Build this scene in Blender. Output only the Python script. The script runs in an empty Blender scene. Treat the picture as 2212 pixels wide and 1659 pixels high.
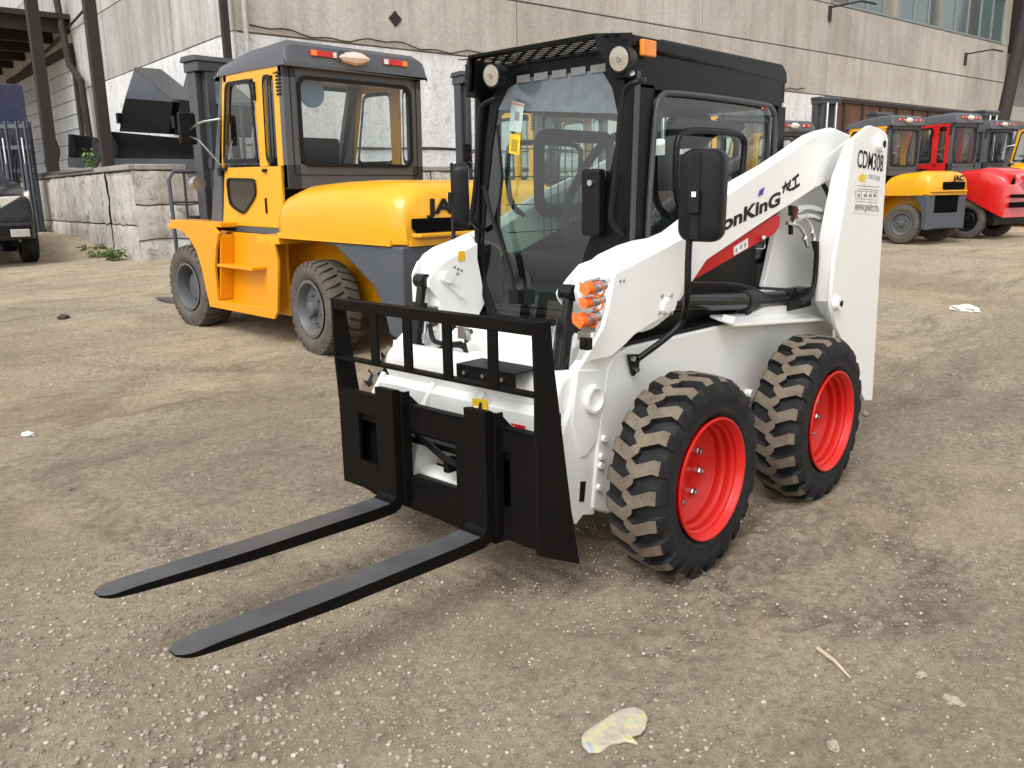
import bpy, bmesh, math, random
import numpy as np
from mathutils import Vector, Matrix, noise
random.seed(7); rng = np.random.default_rng(7)
SC = bpy.context.scene; COL = SC.collection
rad = math.radians

# ------------------------------------------------------------------ camera
W2, H2 = 1106.0, 829.5                    # half size of the picture the measurements were taken in
FPX = 1823.08
CAMP = Vector((3.25069, 2.40335, 1.45777))
CF = Vector((-0.70747021, -0.6711754, -0.22138084))
CR = Vector((-0.68543628, 0.72794558, -0.01650287))
CU = Vector((-0.17222952, -0.14006717, 0.97504778))
HX, HY = -0.72547101, -0.68825272         # level heading of the view
cd = bpy.data.cameras.new('camera'); cam = bpy.data.objects.new('camera', cd); COL.objects.link(cam)
m = Matrix((CR, CU, -CF)).transposed().to_4x4(); m.translation = CAMP
cam.matrix_world = m
cd.sensor_width = 36; cd.lens = 36 * FPX / (2 * W2); cd.clip_end = 400; cd.clip_start = .05
SC.camera = cam

# ------------------------------------------------------------------ sky, sun, exposure (overcast day)
SUN_EL, SUN_AZ = rad(52), rad(20)         # azimuth measured from +X towards +Y
w = bpy.data.worlds.new('World'); SC.world = w; w.use_nodes = True
nt = w.node_tree; bg = nt.nodes['Background']
sky = nt.nodes.new('ShaderNodeTexSky'); sky.sky_type = 'NISHITA'; sky.sun_disc = False
sky.sun_elevation = SUN_EL; sky.sun_rotation = math.pi / 2 - SUN_AZ
sky.air_density = 1.0; sky.dust_density = 3.0; sky.ozone_density = 1.0
hs = nt.nodes.new('ShaderNodeHueSaturation'); hs.inputs['Saturation'].default_value = .10
hs.inputs['Value'].default_value = 1.0
nt.links.new(sky.outputs[0], hs.inputs['Color']); nt.links.new(hs.outputs[0], bg.inputs[0])
bg.inputs[1].default_value = .15
sd = bpy.data.lights.new('sun', 'SUN'); sd.energy = .85; sd.angle = rad(32); sd.color = (1, .97, .93)
so = bpy.data.objects.new('sun', sd); COL.objects.link(so)
sv = Vector((math.cos(SUN_EL) * math.cos(SUN_AZ), math.cos(SUN_EL) * math.sin(SUN_AZ), math.sin(SUN_EL)))
so.rotation_euler = sv.to_track_quat('Z', 'Y').to_euler(); so.location = (0, 0, 30)
SC.view_settings.view_transform = 'Standard'; SC.view_settings.look = 'None'
SC.view_settings.gamma = 1; SC.view_settings.exposure = .93
SC.render.engine = 'CYCLES'
SC.cycles.max_bounces = 8; SC.cycles.transparent_max_bounces = 16

# ------------------------------------------------------------------ measuring helpers
def terr(x, y):
    s = (x - CAMP.x) * HX + (y - CAMP.y) * HY
    return .037 * .5 * ((s - 4.3) + math.sqrt((s - 4.3) ** 2 + 1)) - .0015
def ray(u, v): return CF + CR * ((u - W2) / FPX) - CU * ((v - H2) / FPX)
def U(u, v, ax, val):
    """the point of the plane (x, y or z = val) seen at picture position u, v"""
    d = ray(u, v); i = 'xyz'.index(ax); t = (val - CAMP[i]) / d[i]; return CAMP + d * t
def UG(u, v):
    d = ray(u, v); t = 1.0
    while t < 80:
        X = CAMP + d * t
        if X.z <= terr(X.x, X.y): return X
        t += .01
    return X

# ------------------------------------------------------------------ mesh helpers
class MB:
    def __init__(s): s.v = []; s.f = []; s.m = []
    def add(s, vs, fs, mi=0):
        o = len(s.v); s.v += [tuple(p) for p in vs]
        for f in fs: s.f.append(tuple(i + o for i in f)); s.m.append(mi)
        return s
    def box(s, a, b, mi=0, M=None):
        x0, y0, z0 = a; x1, y1, z1 = b
        x0, x1 = min(x0, x1), max(x0, x1); y0, y1 = min(y0, y1), max(y0, y1); z0, z1 = min(z0, z1), max(z0, z1)
        vs = [Vector(p) for p in ((x0,y0,z0),(x1,y0,z0),(x1,y1,z0),(x0,y1,z0),(x0,y0,z1),(x1,y0,z1),(x1,y1,z1),(x0,y1,z1))]
        if M is not None: vs = [M @ p for p in vs]
        return s.add(vs, [(0,3,2,1),(4,5,6,7),(0,1,5,4),(1,2,6,5),(2,3,7,6),(3,0,4,7)], mi)
    def prism(s, pts, off, mi=0, mi_side=None):
        """flat outline of 3D points, thickened by the vector off"""
        pts = [Vector(p) for p in pts]; off = Vector(off); n = len(pts)
        nm = Vector((0, 0, 0))
        for i in range(n):
            a, b = pts[i], pts[(i + 1) % n]
            nm += Vector(((a.y-b.y)*(a.z+b.z), (a.z-b.z)*(a.x+b.x), (a.x-b.x)*(a.y+b.y)))
        if nm.dot(off) > 0: pts = pts[::-1]
        vs = pts + [p + off for p in pts]
        s.add(vs, [tuple(range(n))], mi); o = len(s.v) - 2 * n
        s.f.append(tuple(o + n + i for i in range(n - 1, -1, -1))); s.m.append(mi)
        for i in range(n):
            j = (i + 1) % n
            s.f.append((o + i, o + n + i, o + n + j, o + j)); s.m.append(mi if mi_side is None else mi_side)
        return s
    def loft(s, rings, closed=True, caps=True, mi=0):
        n = len(rings[0]); o = len(s.v)
        for r in rings: s.v += [tuple(p) for p in r]
        k = n if closed else n - 1
        for a in range(len(rings) - 1):
            for i in range(k):
                j = (i + 1) % n
                s.f.append((o+a*n+i, o+a*n+j, o+(a+1)*n+j, o+(a+1)*n+i)); s.m.append(mi)
        if caps:
            s.f.append(tuple(o + i for i in range(n - 1, -1, -1))); s.m.append(mi)
            e = o + (len(rings) - 1) * n
            s.f.append(tuple(e + i for i in range(n))); s.m.append(mi)
        return s
    def tube(s, pts, r, n=10, mi=0, smooth=0):
        pts = [Vector(p) for p in pts]
        if smooth:
            q = pts
            for _ in range(smooth):
                t = [q[0]]
                for a, b in zip(q[:-1], q[1:]): t += [a.lerp(b, .25), a.lerp(b, .75)]
                t.append(q[-1]); q = t
            pts = q
        rr = r if isinstance(r, (list, tuple)) else [r] * len(pts)
        rings = []; up = None
        for i, p in enumerate(pts):
            d = (pts[min(i+1, len(pts)-1)] - pts[max(i-1, 0)]).normalized()
            if up is None: up = Vector((0,0,1)) if abs(d.z) < .9 else Vector((1,0,0))
            a = d.cross(up).normalized(); b = a.cross(d).normalized(); up = b
            rings.append([p + (a*math.cos(t) + b*math.sin(t)) * rr[i] for t in (2*math.pi*k/n for k in range(n))])
        return s.loft(rings, mi=mi)
    def cyl(s, a, b, r, n=24, mi=0, r2=None): return s.tube([a, b], [r, r if r2 is None else r2], n, mi)
    def lathe(s, prof, c=(0,0,0), ax='y', n=48, mi=0, closed=False):
        """profile of (radius, axial) pairs turned about ax through c"""
        c = Vector(c); rings = []
        for k in range(n):
            t = 2*math.pi*k/n; ct, st = math.cos(t), math.sin(t)
            rg = []
            for r, a in prof:
                p = Vector((r*ct, a, r*st)) if ax == 'y' else (Vector((a, r*ct, r*st)) if ax == 'x' else Vector((r*ct, r*st, a)))
                rg.append(c + p)
            rings.append(rg)
        o = len(s.v); m_ = len(prof)
        for r in rings: s.v += [tuple(p) for p in r]
        for k in range(n):
            k2 = (k+1) % n
            for i in range(m_ - (0 if closed else 1)):
                j = (i+1) % m_
                s.f.append((o+k*m_+i, o+k*m_+j, o+k2*m_+j, o+k2*m_+i)); s.m.append(mi)
        return s
    def ring_plate(s, outer, inner, off, mi=0):
        """frame between two outlines with the same number of points"""
        outer = [Vector(p) for p in outer]; inner = [Vector(p) for p in inner]; off = Vector(off); n = len(outer)
        o = len(s.v)
        for L in (outer, inner, [p+off for p in outer], [p+off for p in inner]): s.v += [tuple(p) for p in L]
        for i in range(n):
            j = (i+1) % n
            for q in ((i,j,n+j,n+i), (2*n+j,2*n+i,3*n+i,3*n+j), (j,i,2*n+i,2*n+j), (n+i,n+j,3*n+j,3*n+i)):
                s.f.append(tuple(o+k for k in q)); s.m.append(mi)
        return s
    def mirror(s):
        r = MB(); r.v = [(x, -y, z) for x, y, z in s.v]; r.f = [tuple(reversed(f)) for f in s.f]; r.m = list(s.m); return r
    def xf(s, M):
        s.v = [tuple(M @ Vector(p)) for p in s.v]; return s
def obj(name, mb, mat, parent=None, bevel=0, seg=2, smooth=True, ang=35, **kw):
    me = bpy.data.meshes.new(name)
    me.from_pydata(mb.v, [], mb.f)
    mats = mat if isinstance(mat, (list, tuple)) else [mat]
    for x in mats: me.materials.append(x)
    if len(mats) > 1: me.polygons.foreach_set('material_index', [min(i, len(mats)-1) for i in mb.m])
    bm = bmesh.new(); bm.from_mesh(me); bmesh.ops.recalc_face_normals(bm, faces=bm.faces); bm.to_mesh(me); bm.free()
    if smooth: me.shade_smooth(); me.set_sharp_from_angle(angle=rad(ang))
    me.update()
    o = bpy.data.objects.new(name, me); COL.objects.link(o)
    if parent: o.parent = parent
    if bevel:
        b = o.modifiers.new('bevel', 'BEVEL'); b.width = bevel; b.segments = seg; b.limit_method = 'ANGLE'
        b.angle_limit = rad(40); b.harden_normals = True
    for k, v_ in kw.items(): o[k] = v_
    return o
def pieces(name, mb, mat, parent=None, **kw):
    """every loose piece of the mesh as an object of its own"""
    par = list(range(len(mb.v)))
    def fd(a):
        while par[a] != a: par[a] = par[par[a]]; a = par[a]
        return a
    for f in mb.f:
        for b in f[1:]: par[fd(b)] = fd(f[0])
    gr = {}
    for f, m_ in zip(mb.f, mb.m): gr.setdefault(fd(f[0]), []).append((f, m_))
    for fs in gr.values():
        ids = sorted({i for f, _ in fs for i in f}); mp = {o: n for n, o in enumerate(ids)}; q = MB()
        q.v = [mb.v[i] for i in ids]; q.f = [tuple(mp[i] for i in f) for f, _ in fs]; q.m = [m_ for _, m_ in fs]
        obj(name, q, mat, parent, **kw)
def thing(name, label, cat, loc=(0,0,0), rz=0, group=None, sc=1):
    o = bpy.data.objects.new(name, None); COL.objects.link(o); o.location = loc; o.rotation_euler = (0,0,rz)
    o.scale = (sc,)*3; o.empty_display_size = .2
    o['label'] = label; o['category'] = cat
    if group: o['group'] = group
    return o
def tag(o, label, cat, group=None, kind=None):
    if label: o['label'] = label
    if cat: o['category'] = cat
    if group: o['group'] = group
    if kind: o['kind'] = kind
    return o
def rrect(w_, h_, r, n=5):
    """rounded rectangle outline (a, b) pairs centred on 0"""
    o = []
    for cx, cy, a0 in ((w_/2-r, h_/2-r, 0), (-w_/2+r, h_/2-r, 90), (-w_/2+r, -h_/2+r, 180), (w_/2-r, -h_/2+r, 270)):
        for k in range(n+1):
            a = rad(a0 + 90*k/n); o.append((cx + r*math.cos(a), cy + r*math.sin(a)))
    return o
def text_mb(txt, size, ox=(1,0,0), oy=(0,0,1), org=(0,0,0), bold=.0, shear=0, thick=.001, sx=1.0):
    cu = bpy.data.curves.new('t', 'FONT'); cu.body = txt; cu.size = size; cu.offset = bold; cu.shear = shear
    cu.resolution_u = 4
    to = bpy.data.objects.new('t', cu); me = to.to_mesh()
    ox, oy, org = Vector(ox).normalized(), Vector(oy).normalized(), Vector(org); nz = ox.cross(oy)
    mb = MB(); mb.add([org + ox*v.co.x*sx + oy*v.co.y + nz*(v.co.z + thick) for v in me.vertices],
                      [tuple(p.vertices) for p in me.polygons])
    to.to_mesh_clear(); bpy.data.objects.remove(to); bpy.data.curves.remove(cu)
    return mb

# ------------------------------------------------------------------ materials
def nodes(name):
    m_ = bpy.data.materials.new(name); m_.use_nodes = True; t = m_.node_tree
    return m_, t, t.nodes['Principled BSDF']
def N(t, typ, **kw):
    n = t.nodes.new(typ)
    for k, v_ in kw.items():
        if k in n.inputs: n.inputs[k].default_value = v_
        else: setattr(n, k, v_)
    return n
def ramp(t, src, stops):
    r = t.nodes.new('ShaderNodeValToRGB'); e = r.color_ramp.elements
    while len(e) < len(stops): e.new(.5)
    for el, (p, c) in zip(e, stops): el.position = p; el.color = (*c, 1) if len(c) == 3 else c
    t.links.new(src, r.inputs[0]); return r
def g3(v_): return (v_, v_, v_)
def mixc(t, fac, a, b, mode='MIX'):
    n = t.nodes.new('ShaderNodeMix'); n.data_type = 'RGBA'; n.blend_type = mode
    for sock, v_ in ((n.inputs['Factor'], fac), (n.inputs[6], a), (n.inputs[7], b)):
        if hasattr(v_, 'is_output'): t.links.new(v_, sock)
        elif isinstance(v_, (int, float)): sock.default_value = v_
        else: sock.default_value = (*v_, 1)
    return n.outputs[2]
def noise_tex(t, scale, detail=4, rough=.6, vec=None, dist=0):
    n = N(t, 'ShaderNodeTexNoise'); n.inputs['Scale'].default_value = scale
    n.inputs['Detail'].default_value = detail; n.inputs['Roughness'].default_value = rough
    n.inputs['Distortion'].default_value = dist
    if vec is not None: t.links.new(vec, n.inputs['Vector'])
    return n.outputs['Fac']
def coords(t, scale=(1,1,1), gen='Object'):
    tc = N(t, 'ShaderNodeTexCoord'); mp = N(t, 'ShaderNodeMapping'); mp.inputs['Scale'].default_value = scale
    t.links.new(tc.outputs[gen], mp.inputs['Vector']); return mp.outputs[0]
def bump(t, p, h, strength=.3, dist=.01):
    b = N(t, 'ShaderNodeBump'); b.inputs['Strength'].default_value = strength; b.inputs['Distance'].default_value = dist
    t.links.new(h, b.inputs['Height']); t.links.new(b.outputs[0], p.inputs['Normal']); return b
def paint(name, col, rough=.35, dirt=(.25,.2,.15), amt=.12, coat=.3, metal=0, peel=.05, spec=.5):
    """sprayed paint with a thin broken film of dust and faint orange peel"""
    m_, t, p = nodes(name); v_ = coords(t)
    a = noise_tex(t, 3.0, 6, .65, v_); b = noise_tex(t, 40, 4, .7, v_)
    r = ramp(t, a, [(.42, g3(0)), (.75, g3(1))])
    mm = N(t, 'ShaderNodeMath', operation='MULTIPLY'); t.links.new(r.outputs[0], mm.inputs[0]); t.links.new(b, mm.inputs[1])
    m2 = N(t, 'ShaderNodeMath', operation='MULTIPLY'); t.links.new(mm.outputs[0], m2.inputs[0]); m2.inputs[1].default_value = amt*2
    t.links.new(mixc(t, m2.outputs[0], col, dirt), p.inputs['Base Color'])
    rr = N(t, 'ShaderNodeMapRange'); t.links.new(a, rr.inputs[0]); rr.inputs['To Min'].default_value = rough*.8; rr.inputs['To Max'].default_value = min(1, rough*1.35)
    t.links.new(rr.outputs[0], p.inputs['Roughness'])
    p.inputs['Coat Weight'].default_value = coat; p.inputs['Coat Roughness'].default_value = .12
    p.inputs['Metallic'].default_value = metal; p.inputs['Specular IOR Level'].default_value = spec
    if peel: bump(t, p, b, peel, .002)
    return m_
def plain(name, col, rough=.5, metal=0, spec=.5):
    m_, t, p = nodes(name)
    a = noise_tex(t, 25, 4, .6, coords(t))
    lo = tuple(c*.82 for c in col); hi = tuple(min(1, c*1.12) for c in col)
    t.links.new(ramp(t, a, [(.3, lo), (.7, hi)]).outputs[0], p.inputs['Base Color'])
    p.inputs['Roughness'].default_value = rough; p.inputs['Metallic'].default_value = metal; p.inputs['Specular IOR Level'].default_value = spec
    return m_
def glass(name, tint, refl=1.0, rough=.02):
    m_ = bpy.data.materials.new(name); m_.use_nodes = True; t = m_.node_tree; t.nodes.clear()
    out = N(t, 'ShaderNodeOutputMaterial'); tr = N(t, 'ShaderNodeBsdfTransparent'); gl = N(t, 'ShaderNodeBsdfGlossy')
    tr.inputs[0].default_value = (*tint, 1); gl.inputs['Roughness'].default_value = rough; gl.inputs[0].default_value = (*g3(refl), 1)
    lw = N(t, 'ShaderNodeLayerWeight'); lw.inputs[0].default_value = .5; mx = N(t, 'ShaderNodeMixShader')
    pw = N(t, 'ShaderNodeMath', operation='POWER'); t.links.new(lw.outputs['Facing'], pw.inputs[0]); pw.inputs[1].default_value = 4.5
    fr = N(t, 'ShaderNodeMath', operation='MULTIPLY_ADD'); t.links.new(pw.outputs[0], fr.inputs[0]); fr.inputs[1].default_value = .85; fr.inputs[2].default_value = .07
    t.links.new(fr.outputs[0], mx.inputs[0]); t.links.new(tr.outputs[0], mx.inputs[1]); t.links.new(gl.outputs[0], mx.inputs[2])
    t.links.new(mx.outputs[0], out.inputs[0]); return m_
def rubber(name, col, dust, lo=.35, hi=.75, sc=9):
    m_, t, p = nodes(name); v_ = coords(t)
    a = noise_tex(t, sc, 8, .7, v_, .4)
    t.links.new(ramp(t, a, [(lo, col), (hi, dust)]).outputs[0], p.inputs['Base Color'])
    p.inputs['Roughness'].default_value = .75; p.inputs['Specular IOR Level'].default_value = .3
    bump(t, p, noise_tex(t, 120, 4, .7, v_), .25, .003); return m_

M_ = {}
M_['white'] = paint('white_paint', (.80,.80,.775), .3, (.45,.41,.34), .08)
M_['black'] = paint('black_paint', (.0045,.0045,.005), .34, (.03,.027,.025), .06, .0, peel=.08, spec=.17)
M_['fork'] = paint('fork_dust_sheen', (.050,.052,.058), .38, (.13,.12,.105), .6, 0, peel=.15, spec=.6)
M_['carr'] = paint('carriage_black', (.0055,.0048,.0045), .5, (.02,.017,.015), .08, 0, peel=.1, spec=.07)
M_['plast'] = plain('black_plastic', (.006,.006,.007), .42, spec=.24)
M_['hole'] = plain('dark_opening', (.004,.004,.004), .9, spec=.05)
M_['rim'] = paint('red_rim', (.55,.010,.007), .3, (.30,.17,.12), .06, .05, spec=.4)
M_['redp'] = paint('red_paint', (.50,.006,.004), .4, (.4,.1,.06), .04, 0, spec=.25)
M_['gloss'] = paint('black_gloss', (.005,.005,.006), .22, (.04,.035,.03), .05, .0, peel=.02, spec=.35)
M_['tyre'] = rubber('tyre_rubber', (.008,.008,.009), (.036,.034,.031), .45, .9)
M_['lug'] = rubber('tyre_lug_dusty', (.075,.062,.046), (.185,.150,.108), .25, .7, 14)
M_['yellow'] = paint('yellow_paint', (.70,.335,.002), .3, (.5,.33,.08), .05, .3)
M_['orange'] = paint('deep_yellow_paint', (.68,.275,.001), .32, (.45,.25,.08), .08, .15)
M_['grey'] = paint('grey_paint', (.052,.063,.078), .38, (.2,.18,.16), .12, .1)
M_['cabgrey'] = paint('cab_grey_paint', (.062,.067,.077), .36, (.2,.18,.16), .12, .2)
M_['dgrey'] = paint('dark_grey_paint', (.03,.034,.04), .4, (.15,.14,.12), .15, .2)
M_['ftyre'] = rubber('forklift_tyre_rubber', (.052,.046,.040), (.12,.105,.087), .25, .75)
M_['groove'] = plain('tyre_groove', (.02,.019,.018), .85)
M_['frim'] = paint('grey_rim', (.07,.075,.083), .45, (.2,.18,.15), .4, 0)
M_['steel'] = plain('bright_steel', (.55,.55,.54), .28, 1)
M_['chrome'] = plain('chrome_rod', (.75,.75,.75), .12, 1)
M_['orangecap'] = plain('orange_rubber_cap', (.85,.13,.01), .45)
M_['glass'] = glass('cab_glass', (.80,.92,.87))
M_['fglass'] = glass('clear_glass', (.86,.89,.88))
M_['strip'] = plain('sun_strip_film', (.115,.14,.16), .16, spec=.8)
M_['int'] = plain('cab_interior', (.008,.008,.009), .6, spec=.25)
M_['sticker'] = plain('white_sticker', (.78,.78,.76), .4)
M_['ink'] = plain('black_ink', (.012,.012,.012), .6, spec=.2)
M_['greyink'] = plain('grey_ink', (.22,.22,.22), .5)
M_['blueink'] = plain('blue_ink', (.04,.05,.35), .5)
M_['yellowst'] = plain('yellow_sticker', (.80,.50,.02), .4)
M_['redst'] = plain('red_sticker', (.62,.01,.02), .4)
M_['amber'] = plain('amber_lens', (.85,.25,.03), .25)
M_['redlens'] = plain('red_lens', (.55,.02,.015), .25)
M_['lamp'] = plain('lamp_reflector', (.78,.77,.73), .16, .6)
M_['lens'] = glass('lamp_lens', (.9,.9,.88), 1, .06)
M_['rust'] = plain('rusty_steel', (.032,.026,.024), .75, spec=.25)

def concrete_mat(name, base, dark, streak=.6, rust=0, bumpy=.4, spots=0, base2=None, moss=False):
    m_, t, p = nodes(name)
    v_ = coords(t); vs = coords(t, (1.6, 1.6, .12))
    big = noise_tex(t, .5, 6, .65, v_); st = noise_tex(t, 1.6, 8, .72, vs); fine = noise_tex(t, 14, 8, .75, v_)
    gi = N(t, 'ShaderNodeNewGeometry'); rp = ramp(t, gi.outputs['Random Per Island'], [(0, g3(.84)), (1, g3(1.10))])
    c0 = mixc(t, ramp(t, big, [(.36, g3(0)), (.62, g3(1))]).outputs[0], base, base2 or tuple(c*.78 for c in base)); c1 = mixc(t, 1.0, c0, rp.outputs[0], 'MULTIPLY')
    r = ramp(t, st, [(.44, g3(0)), (.66, g3(1))])
    mm = N(t, 'ShaderNodeMath', operation='MULTIPLY'); t.links.new(r.outputs[0], mm.inputs[0]); mm.inputs[1].default_value = streak
    c2 = mixc(t, mm.outputs[0], c1, dark)
    fr = ramp(t, fine, [(.3, g3(.72)), (.65, g3(1.06))])
    c3 = mixc(t, 1.0, c2, fr.outputs[0], 'MULTIPLY')
    if spots:
        sp = ramp(t, noise_tex(t, 3.3, 9, .8, v_, .8), [(.55, g3(0)), (.6, g3(1))])
        m3 = N(t, 'ShaderNodeMath', operation='MULTIPLY'); t.links.new(sp.outputs[0], m3.inputs[0]); m3.inputs[1].default_value = spots
        c3 = mixc(t, m3.outputs[0], c3, dark)
    if rust:
        vr = coords(t, (1.1, 1.1, .10)); rr = ramp(t, noise_tex(t, .9, 5, .6, vr, .2), [(.66, g3(0)), (.78, g3(1))])
        m4 = N(t, 'ShaderNodeMath', operation='MULTIPLY'); t.links.new(rr.outputs[0], m4.inputs[0]); m4.inputs[1].default_value = rust
        c3 = mixc(t, m4.outputs[0], c3, (.30,.15,.06))
    t.links.new(c3, p.inputs['Base Color']); p.inputs['Roughness'].default_value = .9; p.inputs['Specular IOR Level'].default_value = .2
    bump(t, p, fine, bumpy, .02); return m_
M_['conc'] = concrete_mat('concrete_panel', (.50,.465,.41), (.26,.235,.20), .45, .5, base2=(.40,.365,.31))
M_['concL'] = concrete_mat('concrete_panel_side', (.50,.495,.475), (.20,.19,.18), .75, 0, base2=(.42,.40,.375))
M_['wash'] = concrete_mat('whitewashed_wall', (.74,.74,.735), (.36,.35,.335), .35, 0, 1.0, .6, base2=(.66,.655,.645))
M_['dock'] = concrete_mat('dock_concrete', (.62,.60,.555), (.13,.12,.105), .5, 0, .9, .75, base2=(.42,.375,.31))
M_['docktop'] = concrete_mat('dock_top', (.35,.33,.30), (.16,.14,.12), .4)
M_['door'] = concrete_mat('grey_door_panels', (.50,.51,.52), (.28,.28,.28), .4, 0, .1)
M_['beige'] = plain('beige_wall', (.62,.62,.61), .8)

def gate_mat():
    m_, t, p = nodes('rusty_gate'); v_ = coords(t, (1.2,1.2,.35)); a = noise_tex(t, 1.2, 7, .7, v_)
    t.links.new(ramp(t, a, [(.3,(.065,.028,.018)), (.55,(.12,.05,.028)), (.8,(.24,.12,.06))]).outputs[0], p.inputs['Base Color'])
    p.inputs['Roughness'].default_value = .8; return m_
M_['gate'] = gate_mat()

def ground_mat():
    m_, t, p = nodes('dirt_yard'); v_ = coords(t); vl = coords(t, (.45, 1.6, 1))
    big = noise_tex(t, .42, 6, .62, v_, .5); med = noise_tex(t, 2.1, 10, .74, v_, .7)
    fine = noise_tex(t, 30, 9, .82, v_); grain = noise_tex(t, 150, 6, .82, v_)
    c = ramp(t, med, [(.22,(.22,.178,.13)), (.36,(.36,.300,.222)), (.50,(.445,.375,.282)), (.64,(.50,.43,.328)), (.82,(.56,.49,.38))])
    gm = ramp(t, big, [(.43, g3(0)), (.57, g3(1))])
    fineg = ramp(t, fine, [(.32,(.15,.13,.102)), (.46,(.33,.29,.228)), (.58,(.46,.41,.33)), (.70,(.58,.53,.44))])
    mm = N(t, 'ShaderNodeMath', operation='MULTIPLY'); t.links.new(gm.outputs[0], mm.inputs[0]); mm.inputs[1].default_value = .68
    c2 = mixc(t, mm.outputs[0], c.outputs[0], fineg.outputs[0])
    gr = ramp(t, grain, [(.30, g3(.50)), (.48, g3(.92)), (.62, g3(1.12)), (.78, g3(1.45))])
    c3 = mixc(t, 1, c2, gr.outputs[0], 'MULTIPLY')
    fr = ramp(t, fine, [(.34, g3(.66)), (.52, g3(1.0)), (.68, g3(1.16))])
    c4 = mixc(t, 1, c3, fr.outputs[0], 'MULTIPLY')
    mud = ramp(t, noise_tex(t, 1.1, 12, .82, vl, .9), [(.52, g3(0)), (.64, g3(.72))])
    c5 = mixc(t, mud.outputs[0], c4, (.155,.127,.096))
    sp = ramp(t, noise_tex(t, 62, 7, .85, v_, .3), [(.36, g3(.42)), (.43, g3(1.0))]); c5 = mixc(t, 1, c5, sp.outputs[0], 'MULTIPLY')
    wet = ramp(t, noise_tex(t, .30, 8, .7, v_, .6), [(.47, g3(0)), (.60, g3(.42))]); c5 = mixc(t, wet.outputs[0], c5, (.20,.165,.125))
    at = N(t, 'ShaderNodeAttribute'); at.attribute_name = 'rut'
    rn = ramp(t, noise_tex(t, 9, 8, .8, v_), [(.38, g3(0)), (.62, g3(1))])
    rm = N(t, 'ShaderNodeMath', operation='MULTIPLY'); t.links.new(at.outputs['Fac'], rm.inputs[0]); t.links.new(rn.outputs[0], rm.inputs[1])
    c6 = mixc(t, rm.outputs[0], c5, (.135,.11,.085))
    vm = N(t, 'ShaderNodeVectorMath', operation='MULTIPLY'); t.links.new(c6, vm.inputs[0]); vm.inputs[1].default_value = (1.28, 1.235, 1.17)
    t.links.new(vm.outputs[0], p.inputs['Base Color']); p.inputs['Roughness'].default_value = .95; p.inputs['Specular IOR Level'].default_value = .12
    ad = N(t, 'ShaderNodeMath', operation='MULTIPLY_ADD'); t.links.new(fine, ad.inputs[0]); ad.inputs[1].default_value = 1.8; t.links.new(grain, ad.inputs[2])
    bump(t, p, ad.outputs[0], 1.0, .02); return m_
M_['ground'] = ground_mat()
def stone_mat():
    m_, t, p = nodes('stones'); gi = N(t, 'ShaderNodeNewGeometry')
    r = ramp(t, gi.outputs['Random Per Island'], [(0,(.15,.125,.095)), (.4,(.26,.22,.17)), (.88,(.36,.31,.245)), (1,(.48,.43,.365))])
    t.links.new(r.outputs[0], p.inputs['Base Color']); p.inputs['Roughness'].default_value = .9; return m_
M_['stone'] = stone_mat()
def leaf_mat():
    m_, t, p = nodes('weed_leaf'); gi = N(t, 'ShaderNodeNewGeometry')
    r = ramp(t, gi.outputs['Random Per Island'], [(0,(.035,.07,.012)), (.6,(.09,.15,.03)), (1,(.20,.24,.07))])
    t.links.new(r.outputs[0], p.inputs['Base Color']); p.inputs['Roughness'].default_value = .6; return m_
M_['leaf'] = leaf_mat()

# ------------------------------------------------------------------ ground: one sheet, finest near the viewer
def nz(x, y, s, seed=0.0): return noise.noise(Vector((x*s + seed, y*s - seed, seed)))
def micro(x, y, d):
    h = .026*nz(x, y, .45, 3.1) + .016*nz(x, y, 1.3, 7.7)
    if d < 26: h += .011*nz(x, y, 3.5, 1.2) + .007*nz(x, y, 9, 4.4)
    if d < 14: h += .0045*nz(x, y, 24, 9.2)
    # press the earth flat under the wheels of the loader
    for wx, wy in ((.54,.75), (-.54,.75), (.54,-.75), (-.54,-.75)):
        q = ((x-wx)**2 + (y-wy)**2) / .09
        if q < 6: h *= 1 - math.exp(-q)
    return h
def arc3(a, b, c, n=60):
    """circle through three ground points, sampled from a to c"""
    ax, ay, bx, by, cx, cy = a.x, a.y, b.x, b.y, c.x, c.y
    d = 2*(ax*(by-cy)+bx*(cy-ay)+cx*(ay-by)); A2, B2, C2 = ax*ax+ay*ay, bx*bx+by*by, cx*cx+cy*cy
    ux = (A2*(by-cy)+B2*(cy-ay)+C2*(ay-by))/d; uy = (A2*(cx-bx)+B2*(ax-cx)+C2*(bx-ax))/d
    return ux, uy, math.hypot(ax-ux, ay-uy)
TRACKS = [  # centre x, y, radius, half width, lug depth, darkness, start/end cone (direction x, y, cos)
    (*arc3(UG(1900,905), UG(2040,820), UG(2212,745)), .14, .010, .85),
    (*arc3(UG(1930,1010), UG(2080,915), UG(2212,850)), .14, .010, .75),
    (*arc3(UG(1640,1300), UG(1800,1330), UG(1990,1290)), .13, .011, .85),
    (*arc3(UG(1720,1180), UG(1900,1130), UG(2100,1010)), .13, .010, .75),
    (*arc3(UG(0,760), UG(250,790), UG(600,800)), .15, .010, .8),
    (*arc3(UG(0,900), UG(300,890), UG(640,860)), .15, .008, .6),
    (*arc3(UG(330,700), UG(200,760), UG(0,800)), .17, .010, .85)]
BERM = arc3(UG(1062,1290), UG(1250,1384), UG(1500,1335))
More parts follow.
